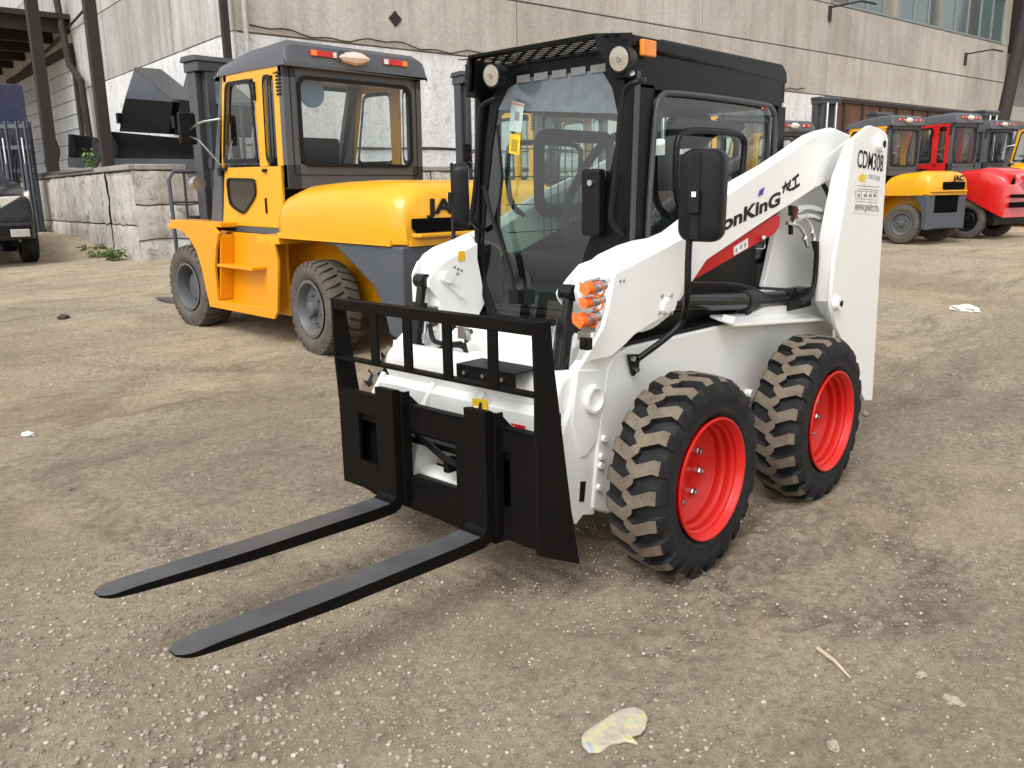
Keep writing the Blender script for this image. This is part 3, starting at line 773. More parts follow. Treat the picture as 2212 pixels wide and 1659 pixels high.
# --- rear uprights (towers)
crease = [(1846,297),(1834,374),(1820,470),(1803,566),(1795.6,651),(1806,706)]
outl = crease + [(1830,757),(1846,800),(1858,840),(1868,865),(1884.5,865),(1917.5,292),(1907,280),(1882,271),(1876,272.5)]
mb = MB(); P_ = L2(outl, 'y', .72); mb.prism(P_, (0,-.02,0))
fl = L2([(1834,312),(1807.6,379),(1786,482),(1771.5,566),(1769,651),(1790,690)], 'y', .63)
cr = L2(crease, 'y', .72)
mb.loft([cr, [p+Vector((0,-.018,0)) for p in fl]], closed=False, caps=False)
mb.loft([[p+Vector((-.012,-.02,0)) for p in cr], [p+Vector((-.012,-.03,0)) for p in fl]], closed=False, caps=False)
ta, tb = both('tower', mb, M_['white'], bevel=.004)
mb = MB()
inn = L2([(1687,452),(1648,632),(1655,655),(1700,668),(1790,690),(1796,650),(1812,480),(1840,330),(1816,372)], 'y', .46); mb.prism(inn, (0,-.03,0))
both('inner_tower_plate', mb, M_['white'], bevel=.004)
mb = MB(); x0 = min(p.x for p in P_)
mb.prism([(-1.36,.715,1.70),(-1.36,.50,1.66),(-1.42,.50,.40),(-1.42,.715,.34)], (-.02,0,0)); both('tower_back_plate', mb, M_['white'])
mb = MB()
for (u, v, r) in ((1898,311,.030),(1805,655,.026)):
    p = U(u, v, 'y', .72); mb.lathe([(r*.45,.018),(r*.45,.026),(r*1.25,.026),(r*1.4,0)], c=p, ax='y', n=28); 
both('pivot_boss', mb, M_['white'])
mb = MB()
for (u, v, r) in ((1900,312,.030),(1807,655,.026)):
    p = U(u, v, 'y', .72); mb.lathe([(.0005,.027),(r*.62,.027),(r*.62,.0)], c=p, ax='y', n=24)
both('pivot_hole', mb, M_['ink'])

# --- lift arms: box section, wider in front of the cab
yo = .55
KA = (yo-CAMP.y)/(.66-CAMP.y)
def sh(x, z): return (CAMP.x+(x-CAMP.x)*KA, CAMP.z+(z-CAMP.z)*KA)
top = [sh(*p) for p in [(.93,1.13),(.905,1.165),(.85,1.192),(.52,1.268),(.14,1.44),(-.35,1.598),(-.53,1.66),(-.60,1.685),(-.80,1.725),(-.95,1.735),(-1.05,1.70)]]
bot = [sh(*p) for p in [(.93,1.00),(.80,.965),(.70,.95),(.60,.97),(.505,1.007),(.455,1.04),(.39,1.155),(-.317,1.358),(-.934,1.529),(-1.05,1.56)]]
tx = [-x for x,_ in top]; tz = [z for _,z in top]; bx_ = [-x for x,_ in bot]; bz = [z for _,z in bot]
xs = [.785,.75,.69,.62,.56,.50,.46,.36,.26,.10,-.05,-.20,-.40,-.55,-.68,-.76,-.85,-.98,-1.12,-1.30]
rings = []
for x in xs:
    zo = float(np.interp(-x, tx, tz)); zb = float(np.interp(-x, bx_, bz)); yi = .385 if x > .53 else (.42 if x > .49 else .465)
    up_ = float(np.interp(-x, [-.8,-.45,-.1,.4], [.045,.045,.03,.006])); s_ = .045 if x > .53 else .030
    rings.append([Vector((x,yo,zb)), Vector((x,yo,zo-.006)), Vector((x,yo-.010,zo)), Vector((x,yo-s_,zo+up_)), Vector((x,yi+s_,zo+up_)), Vector((x,yi,zo+up_-.03)), Vector((x,yi,zb))])
mb = MB(); mb.loft(rings)
la, lb = both('lift_arm', mb, M_['white'], bevel=.003, ang=25)
# thick repair plate near the rear of the arm
mb = MB(); mb.prism(L2([(1759,403),(1767,360),(1776,343),(1793,333),(1836,300),(1842,318),(1818,368),(1800,384),(1765,404)], 'y', .554), (0,-.01,0)); both('arm_plate', mb, M_['white'], bevel=.003)
# flared front side plate and lower arm
mb = MB(); fp = L2([(1328.5,595),(1315.6,664),(1304.5,707),(1261.9,783),(1321,770),(1349,745.6),(1371,723),(1417,694),(1458,671),(1464,650),(1490,588),(1492,506),(1404,553),(1330,591)], 'y', .572)
mb.prism(fp, (0,-.018,0)); obj('arm_side_plate', mb, M_['white'], LD, bevel=.003)
mb = MB()
fp = L2([(1321,768),(1313,806),(1302,900),(1299,940),(1288,1037),(1284,1112),(1260,1113),(1244,1134),(1228,1084),(1213,948),(1235,880),(1249,800),(1262,781)], 'y', .52)
mb.prism(fp, (0,-.045,0)); both('lower_arm', mb, M_['white'], bevel=.004)
mb = MB(); fp2 = L2([(1312,800),(1302,900),(1290,952),(1267,984),(1257,988),(1236,918),(1249,800)], 'y', .527); mb.prism(fp2, (0,-.008,0)); both('arm_cover_plate', mb, M_['white'], bevel=.003)
mb = MB(); p = U(1280,862,'y',.527); mb.lathe([(.036,-.03),(.036,.014),(.042,.020),(.052,.018),(.055,0)], c=p, ax='y', n=40); both('arm_ring', mb, M_['white'])
mb = MB(); mb.prism(L2([(1255,1040),(1266,1040),(1262,1084),(1252,1084)], 'y', .523), (0,-.003,0)); obj('arm_slot', mb, M_['ink'], LD)
# ear plates carrying the tilt cylinders, traced on each arm
mb = MB()
mb.prism(L2([(1032,525),(961,565),(936,590),(927,604),(927,620),(949.5,648),(952,676),(952,745),(1030,745),(1036,679),(1049,653),(1040,600),(1032,560)], 'y', -.376), (0,-.018,0))
obj('cylinder_ear', mb, M_['white'], LD, bevel=.004)
mb = MB(); mb.prism(L2([(1036,506),(925,552),(905,565),(894,590),(902,620),(912,650),(985,655),(1030,600)], 'y', -.470), (0,-.016,0)); obj('cylinder_ear', mb, M_['white'], LD, bevel=.004)
mb = MB(); mb.prism(L2([(1330,540),(1249,571),(1223,601),(1211,619),(1203,625),(1199.5,634),(1202,645),(1217,666),(1240,700),(1330,700)], 'y', .376), (0,.018,0)); obj('cylinder_ear', mb, M_['white'], LD, bevel=.004)
mb = MB(); mb.prism(L2([(1328,585),(1262,596),(1243,612),(1239,628),(1243,654),(1257,672),(1262,760),(1300,760),(1322,640)], 'y', .475), (0,.02,0)); obj('cylinder_ear', mb, M_['white'], LD, bevel=.004)
pc = U(1229,632,'y',.43); pcr = U(912,606,'y',-.425)
mb = MB(); mb.prism(L2([(1262,598),(1326,592),(1316,664),(1306,706),(1264,775),(1258,672)], 'y', .50), (0,.045,0)); obj('arm_front_box', mb, M_['white'], LD, bevel=.004)
c = U(1437,662,'y',.572); mb = MB(); mb.lathe([(.0005,.014),(.024,.014),(.030,.008),(.036,.0)], c=c, ax='y', n=28); pb = obj('pivot_boss', mb, M_['white'], LD)
for dx, dz in ((.03,.045),(-.035,.04),(.045,-.02),(-.04,-.03)): obj('bolt', MB().cyl(c+Vector((dx,-.002,dz)), c+Vector((dx,.008,dz)), .007, 8), M_['steel'], LD)
for u, v in ((1339,607),(1347,606)): p = U(u, v, 'y', .572); obj('bolt', MB().cyl(p, p+Vector((0,.005,0)), .005, 8), M_['greyink'], LD)
# cross tube between the arms
mb = MB(); mb.cyl((.92,-.50,.735),(.92,.50,.735),.085,32); mb.prism([(.78,.42,.56),(.96,.42,.56),(.99,.42,.68),(.95,.42,.80),(.80,.42,.81)],(0,-.84,0)); obj('cross_tube', mb, M_['white'], LD, bevel=.02)
mb = MB(); mb.prism([(.62,.36,.30),(.78,.36,.30),(.79,.36,.62),(.755,.36,.865),(.70,.36,.885),(.60,.36,.88)],(0,-.72,0)); obj('front_panel', mb, M_['white'], LD, bevel=.012)

# --- tilt and lift cylinders
mb = MB(); 
def tilt_cyl(a, b, sg):
    d = (b-a).normalized(); mb = MB()
    mb.tube([a+Vector((0,-.03,0)), a+Vector((0,.03,0))], .030, 18); mb.tube([a, a+d*.13], .021, 16); mb.tube([a+d*.095, a+d*.155], .035, 20); mb.tube([a+d*.155, b], .031, 20); mb.tube([b-d*.05, b+d*.03], .036, 20)
    c_ = obj('tilt_cylinder', mb, M_['gloss'], LD)
    mb = MB(); a2 = a + Vector((.0,-.05*sg,-.02)); mb.tube([a2+d*.12, a2+d*.18, a2+d*.25], .010, 8); mb.tube([a2+d*.11, a2+d*.135], .016, 10); mb.tube([a2+d*.21, a2+d*.235], .014, 6); mb.tube([a2+d*.115, a+d*.125], .009, 8)
    obj('cylinder_fitting', mb, M_['steel'], c_)
    mb = MB(); a2 = a + Vector((.012,-.052*sg,-.02)); mb.tube([a2+d*.25, a2+d*.36+Vector((.005,-.01*sg,0)), a2+d*.48, a2+d*.56], .010, 8, smooth=1); obj('cylinder_hose', mb, M_['plast'], c_)
tilt_cyl(pc, U(1196,930,'y',.43), 1); tilt_cyl(pcr, U(884,890,'y',-.43), -1)
A_ = U(1440,652,'y',.505); B_ = U(1612,650,'y',.505); C_ = U(1733,643,'y',.505)
mb = MB(); mb.tube([A_, B_], .042, 24); mb.tube([B_, B_.lerp(C_,.7)], .040, 24); q_ = B_.lerp(C_,.62); mb.box(Vector((C_.x-.02,C_.y-.042,C_.z-.042)), Vector((q_.x,q_.y+.042,q_.z+.040)))
mb.tube([A_+Vector((.02,0,0)), A_+Vector((-.03,0,0))], .046, 20)
both('lift_cylinder', mb, M_['gloss'], bevel=.004)
mb = MB(); mb.tube([B_+Vector((.03,0,-.0)), B_+Vector((-.055,0,0))], .050, 20); mb.box(B_+Vector((-.02,-.02,-.09)), B_+Vector((.02,.02,-.04))); both('cylinder_strap', mb, plain('strap_rubber', (.02,.021,.024), .7))
mb = MB(); q = [U(*p_, 'y', .60) for p_ in ((1495,606+5),(1590,612),(1630,624),(1655,638))]; mb.tube([U(1640,622,'y',.6), U(1724,627,'y',.6)], .007, 8); mb.tube([U(1716,627,'y',.6), U(1729,627,'y',.6)], .013, 10)
mb.tube(q, .006, 8, smooth=1); obj('cylinder_line', mb, M_['black'], LD)
both('cab_lower_side', MB().prism([(.42,.448,.87),(.42,.448,1.10),(-.10,.448,1.26),(-.46,.448,1.36),(-.60,.448,.87)], (0,-.012,0)), M_['black'])
# red arm stop under the arm with its small label
mb = MB(); mb.prism(L2([(1484,585),(1500,576),(1678,463.5),(1686,468),(1684,489),(1675,504),(1489,611)], 'y', .535), (0,-.04,0)); obj('arm_stop', mb, M_['redp'], LD, bevel=.004)
mb = MB(); mb.prism(L2([(1585,534),(1616,514),(1616,535),(1586,552)], 'y', .5375), (0,-.002,0)); st_ = obj('label_plate', mb, M_['sticker'], LD)
mb = MB(); mb.tube([U(1650,515,'y',.55), U(1653,530,'y',.55), U(1650,537,'y',.55), U(1632,537,'y',.54)], .003, 6); mb.cyl(U(1650,513,'y',.535), U(1650,513,'y',.555), .009, 10); obj('stop_pin', mb, M_['steel'], LD)
mb = MB()
for (u, v, m_) in ((1591,541,0),(1601,533,1),(1610,529,0)): p = U(u, v, 'y', .539); mb.box(p-Vector((.006,.0005,.009)), p+Vector((.006,.0005,.009)))
obj('label_marks', mb, M_['greyink'], LD)

# --- hoses
def hose(name, pts, r, mat=None, n=10, parent=LD): mb = MB(); mb.tube(pts, r, n, smooth=2); return obj(name, mb, mat or M_['plast'], parent)
for dy in (0, .03):
    hose('hydraulic_hose', [U(1728,655-dy*90,'y',.59+dy), U(1752,642-dy*90,'y',.59+dy), U(1766-dy*200,610,'y',.59+dy), U(1768-dy*150,560,'y',.59+dy), U(1758+dy*200,522,'y',.59+dy)], .013)
mb = MB(); f1 = [U(1700,482,'y',.55), U(1722,485,'y',.56), U(1735,500,'y',.58), U(1740,512,'y',.59), U(1745,535,'y',.59)]; mb.tube(f1, .0085, 8, smooth=1)
mb.tube([U(1737,514,'y',.59), U(1742,530,'y',.59)], .014, 8)
f2 = [U(1735,470,'y',.56), U(1748,480,'y',.58), U(1757,500,'y',.60), U(1760,520,'y',.61)]; mb.tube(f2, .0085, 8, smooth=1); mb.tube([U(1754,500,'y',.6), U(1757,515,'y',.6)], .013, 8)
for v0 in (452, 470):
    mb.tube([U(1720,v0,'y',.56), U(1745,v0-6,'y',.57), U(1770,v0+2,'y',.58), U(1785,v0+10,'y',.58)], .016, 10, smooth=1)
    mb.tube([U(1716,v0+2,'y',.56), U(1726,v0-1,'y',.56)], .022, 8)
obj('steel_line', mb, M_['steel'], LD)
mb = MB()
for v0 in (452, 492): mb.tube([U(1708,v0-8,'y',.54), U(1708,v0+14,'y',.54)], .012, 8)
mb.tube([U(1778,398,'y',.54), U(1790,420,'y',.56), U(1796,450,'y',.58), U(1788,490,'y',.58)], .012, 8, smooth=1)
mb.tube([U(1800,390,'y',.54), U(1806,410,'y',.56), U(1800,450,'y',.58)], .012, 8, smooth=1)
pieces('hose_clamp', mb, M_['plast'], LD)
def F(u, v, y): return U(u, v, 'x', .86)
hose('hydraulic_hose', [F(928,700,-.42), F(934,735,-.42), F(950,742,-.40), F(975,744,-.36), F(996,742,-.34)], .011)
hose('hydraulic_hose', [F(921,812,-.42), F(922,790,-.42), F(935,765,-.40), F(958,748,-.38), F(990,745,-.35), F(1002,750,-.34)], .011)
hose('hydraulic_hose', [F(965,728,-.36), F(978,705,-.36), F(992,703,-.36), F(1004,716,-.36), F(1008,740,-.35)], .009)
hose('hydraulic_hose', [F(1002,740,-.34), F(1008,770,-.33), F(1035,792,-.30)], .010)
mb = MB(); mb.tube([F(990,703,-.37), F(1012,718,-.36), F(1012,735,-.36)], .013, 8); mb.tube([F(912,834,-.44), F(914,862,-.44)], .014, 8); mb.cyl(F(1005,722,-.37), F(1018,716,-.37), .012, 8)
mb.box(F(1003,720,-.37)-Vector((.01,.02,.02)), F(1003,720,-.37)+Vector((.02,.02,.03)))
obj('hose_fitting', mb, M_['steel'], LD)

# --- black step box on the cross tube, warning stickers on the front
mb = MB(); z = .93
t0 = [U(*p_, 'z', z) for p_ in ((992,777),(1031,772),(1152,794),(1094,808))]
mb = MB(); mb.box((.95,.06,.815),(1.09,.37,.822)); mb.box((1.084,.06,.765),(1.092,.37,.822)); obj('step_plate', mb, M_['black'], LD, bevel=.004)
mb = MB()
for y in (.11,.21,.31): mb.cyl((1.09,y,.793),(1.101,y,.793),.008,8)
pieces('bolt', mb, M_['steel'], LD)

# --- quick-attach plate behind the carriage
mb = MB(); q = [(1.02,.20),(1.13,.20),(1.15,.28),(1.06,.62),(1.00,.70),(.97,.66)]
for y0 in (.50, .12, -.12-.05, -.50+.0): mb.prism([(x,y0,z) for x,z in q], (0,-.025,0))
mb.prism([(.985,.50,.685),(1.03,.50,.66),(1.03,.50,.50),(.985,.50,.50)], (0,-1.0,0)); mb.prism([(1.06,.50,.22),(1.12,.50,.22),(1.10,.50,.34),(1.04,.50,.36)], (0,-1.0,0))
obj('attach_plate', mb, M_['white'], LD, bevel=.004)
mb = MB(); mb.box((1.05,-.30,.462),(1.12,.16,.488)); mb.tube([(1.10,-.18,.50),(1.14,-.10,.50),(1.16,.05,.455),(1.16,.13,.44)], .014, 10); mb.box((1.10,.03,.39),(1.15,.06,.45)); mb.box((1.10,-.5,.29),(1.17,.5,.33)); obj('latch_lever', mb, M_['black'], LD, bevel=.004)
def sticker(name, pix, ax, val, off, mat):
    mb = MB(); mb.prism(L2(pix, ax, val), off); return obj(name, mb, mat, LD)
sticker('warning_sticker', [(1021,860),(1052,863),(1053,888),(1021,884)], 'x', 1.036, (.002,0,0), M_['yellowst'])
sticker('warning_mark', [(1036,868),(1041,870),(1041,886),(1033,885)], 'x', 1.0385, (.001,0,0), M_['ink'])
sticker('warning_sticker', [(1105,914),(1134,920),(1135,932),(1106,926)], 'x', 1.036, (.002,0,0), M_['redst'])
sticker('sticker', [(1109,918),(1114,925),(1108,924)], 'x', 1.0385, (.001,0,0), M_['sticker'])

# --- hydraulic couplers on the left arm
mb = MB(); mb.prism([(.975,.60,1.16),(.975,.66,1.175),(.995,.66,.99),(.995,.60,.98)], (.006,0,0)); mb.box((.985,.585,.955),(1.0,.63,.985)); obj('coupler_plate', mb, M_['steel'], LD)
mb = MB(); mb.box((.985,.60,.925),(1.01,.64,.968)); mb.cyl((1.0,.62,.95),(1.02,.62,.95),.013,12); obj('socket', mb, M_['plast'], LD, bevel=.003)
def coupler(u, v, s=1.0):
    c = U(u, v, 'x', 1.03); cp = obj('coupler', MB().tube([c+Vector((-.06,.012,.006)), c+Vector((-.035,.008,.004)), c+Vector((-.034,.008,.004)), c+Vector((.0,0,0))], [.018*s,.018*s,.023*s,.023*s], 14), M_['steel'], LD)
    mb = MB().tube([c+Vector((-.005,0,0)), c+Vector((.022,-.006,.0)), c+Vector((.030,-.008,0))], [.024*s,.021*s,.010*s], 14)
    mb.prism([c+Vector((.024,-.026*s,.022*s)), c+Vector((.024,.022*s,-.004)), c+Vector((.030,.010,-.026*s)), c+Vector((.030,-.02*s,-.01))], (.006,0,0))
    obj('dust_cap', mb, M_['orangecap'], cp)
    mb = MB().tube([c+Vector((.0,.015,.018)), c+Vector((.0,.035,.024)), c+Vector((-.02,.045,.0)), c+Vector((-.025,.03,-.028)), c+Vector((-.02,.0,-.024))], .0032, 6, smooth=2); obj('cap_strap', mb, M_['orangecap'], cp)
coupler(1276,622,.95); coupler(1273,653,.8); coupler(1262,690,1.1)
coupler_c = U(1292,645,'x',1.0)

# --- fork carriage
FC = thing_part('fork_carriage', (1.2, 0, .25))
O_ = Vector((1.2,0,.25))
def cp_(name, mb, mat, parent=FC, off=O_, **k): mb.v = [tuple(Vector(p)-off) for p in mb.v]; return obj(name, mb, mat, parent, **k)
zt, zb = .648, .232; t_ = .018
mb = MB()
for s_ in (1,-1):
    ya, yb = s_*.572, s_*.16                      # side plates with their slot
    mb.box((1.2-t_, ya, zb), (1.2, s_*.44, zt)); mb.box((1.2-t_, s_*.44, .565), (1.2, s_*.32, zt)); mb.box((1.2-t_, s_*.44, zb), (1.2, s_*.32, .355)); mb.box((1.2-t_, s_*.32, zb), (1.2, yb, zt))
mb.box((1.2-t_, -.16, .545), (1.2, .16, zt)); mb.box((1.2-t_, -.16, zb), (1.2, .16, .335))
mb.box((1.15, -.56, .53), (1.2-t_, .56, .60)); mb.box((1.17, -.16, .335), (1.20, .16, .350))
for s_ in (1,-1): mb.box((1.10, s_*.30, .26), (1.2-t_, s_*.32, .62)); mb.box((1.10, s_*.50, .26), (1.2-t_, s_*.52, .62))
mb.prism([(1.2,-.42,zb),(1.2,.42,zb),(1.2,.36,zb-.035),(1.2,.05,zb-.02),(1.2,-.36,zb-.012)], (-t_,0,0))
mb.box((1.17,-.57,zt),(1.205,.57,zt+.006))
for s_ in (1,-1): mb.box((1.12, s_*.30, .30), (1.13, s_*.50, .60))  # black sheets added behind the slots for the shade inside them
cp_('carriage_plate', mb, M_['carr'], bevel=.002)
# backrest guard
mb = MB(); mb.box((1.155,-.575,.992),(1.2,.575,1.034)); cp_('guard_top_bar', mb, M_['carr'], bevel=.002)
for yv in (-.34+.03, -.12+.018, .125, .36): 
    mb = MB(); mb.box((1.185, yv-.022, .792), (1.197, yv+.022, .993)); cp_('guard_upright', mb, M_['carr'])
mb = MB(); mb.box((1.16,-.575,.780),(1.2,.575,.792)); cp_('guard_rail', mb, M_['carr'])
mb = MB(); o_ = [(1.2,1.034),(1.14,1.03),(1.085,.60),(1.19,.60),(1.2,.78)]
mb.prism([(x,-.575,z) for x,z in o_], (0,-.012,0)); cp_('guard_side_plate', mb, M_['carr'])
mb = MB(); P5 = [Vector((1.215,.578,1.036)), Vector((1.16,.60,1.04)), Vector((1.155,.61,.89)), Vector((1.09,.63,.37)), Vector((1.055,.64,.155)), Vector((1.215,.590,.225)), Vector((1.205,.575,.60)), Vector((1.205,.578,.80))]
mb.prism(P5, (.006,-.010,0)); cp_('guard_side_plate', mb, M_['carr'])
# forks
def fork(yc):
    fk = thing_part('fork', (1.23, yc, .25), FC); fk.location = Vector((1.23,yc,.25)) - O_
    z0 = .222; xf = 1.272; prof = []
    outer = [(1.232,.715),(1.232,.30),(1.236,.262),(1.252,.232),(1.285,.220),(1.40,.219),(1.9,.232),(2.30,.258),(2.35,.263),(2.385,.268),(2.405,.272)]
    inner = [(2.405,.280),(2.385,.281),(2.35,.282),(2.30,.283),(1.9,.272),(1.40,.266),(1.305,.268),(1.285,.275),(1.273,.29),(1.271,.33),(1.270,.72)]
    pts = outer + inner; hw = .054
    # widths taper at the tip
    def wd(x): return hw if x < 2.12 else (hw*(1-(x-2.12)*.35) if x < 2.35 else hw*.92*math.sqrt(max(.12, 1-((x-2.35)/.058)**2)))
    rings = []
    L_ = len(outer)
    secs = []
    for (xo, zo), (xi, zi_) in zip(outer, inner[::-1]): secs.append(((xo,zo),(xi,zi_)))
    extra = []
    for k in range(len(secs)-1):
        a_, b_ = secs[k], secs[k+1]; n_ = 6 if k >= 6 else 1
        for j in range(n_):
            t = j/n_; extra.append(tuple((a_[i][0]*(1-t)+b_[i][0]*t, a_[i][1]*(1-t)+b_[i][1]*t) for i in (0,1)))
    extra.append(secs[-1])
    for (xo,zo),(xi,zi_) in extra:
        w_ = wd(max(xo, xi)); rings.append([Vector((xo, -w_, zo)), Vector((xo, w_, zo)), Vector((xi, w_, zi_)), Vector((xi, -w_, zi_))])
    mb = MB(); mb.loft(rings)
    def isup(f):
        p = [Vector(mb.v[i]) for i in f]; n_ = (p[1]-p[0]).cross(p[2]-p[0])
        return abs(n_.z) > .6*n_.length and sum(q.x for q in p)/len(p) > 1.295 and sum(q.z for q in p)/len(p) > .264
    mb.m = [1 if isup(f) else 0 for f in mb.f]  # upper faces lighter: dust, plus sky sheen put into the colour
    mb.v = [tuple(Vector(p)-Vector((1.23,0,.25))) for p in mb.v]
    obj('fork_tine', mb, [M_['carr'], M_['fork']], fk, bevel=.002, ang=30)
    mb = MB(); mb.prism([(1.14,-.05,.64),(1.232,-.05,.64),(1.232,-.05,.71),(1.20,-.05,.70),(1.16,-.05,.66)], (0,.115,0)); mb.box((1.19,.054,.25),(1.235,.066,.705))
    mb.v = [tuple(Vector(p)-Vector((1.23,0,.25))) for p in mb.v]; obj('fork_hook', mb, M_['carr'], fk, bevel=.003)
fork(.338); fork(-.170)

# --- cab
yc = .43
CB = MB()
for s_ in (1,):
    CB.prism([(.50,yc,.90),(.50,yc,1.28),(.47,yc,1.86),(.33,yc,1.86),(.37,yc,.90)], (0,-.03,0))
    CB.prism([(.47,yc,1.84),(-.76,yc,1.84),(-.76,yc,1.97),(.45,yc,1.97)], (0,-.03,0))
    CB.prism([(-.70,yc,.93),(-.72,yc,1.84),(-.80,yc,1.84),(-.80,yc,.93)], (0,-.03,0))
    CB.prism([(.40,yc,.90),(.40,yc,1.10),(-.72,yc,1.10),(-.72,yc,.90)], (0,-.03,0))
both('cab_side', CB, M_['black'], bevel=.004)
# small posts visible beside the pillar
mb = MB(); mb.prism([(.50,yc+.012,.95),(.465,yc+.012,1.90),(.44,yc+.012,1.90),(.475,yc+.012,.95)], (0,-.015,0)); both('pillar_trim', mb, plain('door_seal', (.05,.05,.055), .4), bevel=.003)
# roof
mb = MB()
rz = 2.03
mb.prism([(.505,.445,1.985),(.505,.445,rz-.006),(-.745,.43,rz),(-.79,.43,2.0),(-.80,.43,1.95)], (0,-.012,0)); mb.prism([(.505,-.445,1.985),(.505,-.445,rz-.006),(-.745,-.43,rz),(-.79,-.43,2.0),(-.80,-.43,1.95)], (0,.012,0))
mb.prism([(.30,.44,rz),(.30,-.44,rz),(-.745,-.43,rz+.002),(-.745,.43,rz+.002)], (0,0,-.02)); mb.prism([(-.745,.43,rz),(-.745,-.43,rz),(-.80,-.43,1.95),(-.80,.43,1.95)], (.015,0,0))
mb.prism([(.505,.44,rz-.004),(.505,.40,rz-.004),(.30,.40,rz-.004),(.30,.44,rz-.004)], (0,0,-.016)); mb.prism([(.505,-.44,rz-.004),(.505,-.40,rz-.004),(.30,-.40,rz-.004),(.30,-.44,rz-.004)], (0,0,-.016))
mb.box((-.80,-.42,1.86),(-.78,.42,1.99)); obj('rear_panel', MB().box((-.80,-.42,.95),(-.78,.42,1.20)), M_['black'], LD)
mb.prism([(.36,-.41,1.93),(.36,.41,1.93),(.36,.41,2.01),(.36,-.41,2.01)],(.012,0,0))
rf = obj('cab_roof', mb, M_['black'], LD, bevel=.006)
# perforated visor: a real plate with rows of slots
mb = MB()
X0, X1 = .31, .60; Y0, Y1 = -.40, .40
nx, ny = 9, 10
for i in range(nx):
    xa = X0 + (X1-X0)*i/nx; xb = X0 + (X1-X0)*(i+1)/nx
    mb.box((xa, Y0, rz-.012), (xa+(xb-xa)*.36, Y1, rz-.009))       # solid band between rows
    for j in range(ny+1):
        y = Y0 + (Y1-Y0)*(j + (.5 if i % 2 else 0))/ny
        mb.box((xa+(xb-xa)*.36, max(Y0, y-.008), rz-.012), (xb, min(Y1, y+.008), rz-.009))
obj('visor_plate', mb, M_['black'], LD, smooth=False)
mb = MB()
mb.prism([(.595,-.335,rz),(.595,.335,rz),(.505,.445,rz-.004),(.505,.40,rz-.004),(.57,.30,rz-.004),(.57,-.30,rz-.004),(.505,-.40,rz-.004),(.505,-.445,rz-.004)], (0,0,-.012))
mb.prism([(.60,-.335,rz),(.60,.335,rz),(.598,.335,rz-.014),(.598,-.335,rz-.014)], (-.006,0,0))
for s_ in (1,-1):
    mb.prism([(.60,s_*.335,rz),(.505,s_*.445,rz),(.505,s_*.445,rz-.13),(.555,s_*.39,rz-.14),(.585,s_*.345,rz-.06)], (-.010,-s_*.008,0))
    mb.box((.46,s_*.37,rz-.16),(.53,s_*.43,rz-.02))
obj('visor_frame', mb, M_['black'], LD, bevel=.003)
mb = MB(); mb.cyl((.02,.36,rz),( .02,.36,rz+.012),.012,10); mb.cyl((.505,.448,1.885),(.515,.452,1.885),.010,10); pieces('roof_bolt', mb, M_['steel'], LD)
# work lights
def work_light(u, v):
    c = U(u, v, 'x', .565); dirv = Vector((1, 0, -.12)).normalized()
    o = obj('work_light', MB().tube([c-dirv*.075, c-dirv*.05, c, c+dirv*.006], [.028,.043,.050,.051], 20), M_['plast'], LD)
    s1 = MB().tube([c+dirv*.001, c+dirv*.0072], [.043,.043], 20); obj('reflector', s1, M_['lamp'], o)
    mb = MB(); mb.tube([c+dirv*.008, c+dirv*.013], [.044,.030], 20); obj('lens', mb, M_['lens'], o)
    mb = MB(); mb.cyl(c+dirv*.0074, c+dirv*.011, .011, 12); obj('bulb_shield', mb, M_['steel'], o)
work_light(1339,127); work_light(1063,163)
mb = MB()
for s_ in (1,-1): mb.box((.47,s_*.395,1.93),(.50,s_*.425,2.0))
pieces('light_bracket', mb, M_['black'], LD)
# marker lamp
c = U(1397,105,'y',.452); mb = MB(); mb.box(c-Vector((.045,.004,.030)), c+Vector((.045,.016,.030))); mk = obj('marker_lamp', mb, M_['amber'], LD, bevel=.006)
# windshield door: frame ring + glass, in a plane leaning slightly back
def dp(y, z): return Vector((.505 - .075*(z-.9), y, z))
# rounded outline of the door glass, traced
def dpix(u, v):
    d = ray(u, v); n = Vector((1,0,.075)); t = (Vector((.505,0,.9))-CAMP).dot(n)/d.dot(n); p = CAMP+d*t; return p.y, p.z
go = [dpix(*q) for q in ((1112,684),(1215,690),(1252,610),(1266,545),(1282,505),(1296,440),(1306,395),(1322,368),(1332,320),(1338,245),(1326,190),(1302,150),(1138,167),(1100,192),(1079,238),(1068,310),(1056,420),(1046,530),(1052,610),(1076,676))]
cy_, cz_ = 0.0, 1.42
oo = []
for y_, z_ in go:
    oo.append((max(-.43, min(.43, y_ + math.copysign(.045 if abs(y_) > .2 else .01, y_))), max(.875, min(1.985, z_ + (.05 if z_ > 1.8 else (-.03 if z_ < 1.0 else 0))))))
oo = [(y_ if not (y_ > .0 and .95 < z_ < 1.86) else .432, z_) for y_, z_ in oo]
mb = MB(); mb.ring_plate([dp(y,z) for y,z in oo], [dp(y,z) for y,z in go], (.014,0,0)); dr_ = obj('front_door', mb, M_['black'], LD, bevel=.003)
mb = MB(); mb.prism([dp(y,z)+Vector((.008,0,0)) for y,z in go], (.0005,0,0)); mb.f = mb.f[:1]; mb.m = mb.m[:1]; obj('windshield', mb, M_['glass'], dr_, smooth=False)
sa = [dpix(*q) for q in ((1079,238),(1338,246),(1326,190),(1302,151),(1138,168),(1100,193))]
mb = MB(); mb.prism([dp(y,z)+Vector((.0095,0,0)) for y,z in sa], (.0005,0,0)); obj('sun_strip', mb, M_['strip'], dr_)
mb = MB(); 
for k in range(5):
    y0 = -.20+k*.10; mb.box(dp(y0,1.915)+Vector((.014,0,0)), dp(y0+.075,1.945)+Vector((.018,0,0)))
pieces('vent_slot', mb, M_['greyink'], dr_)
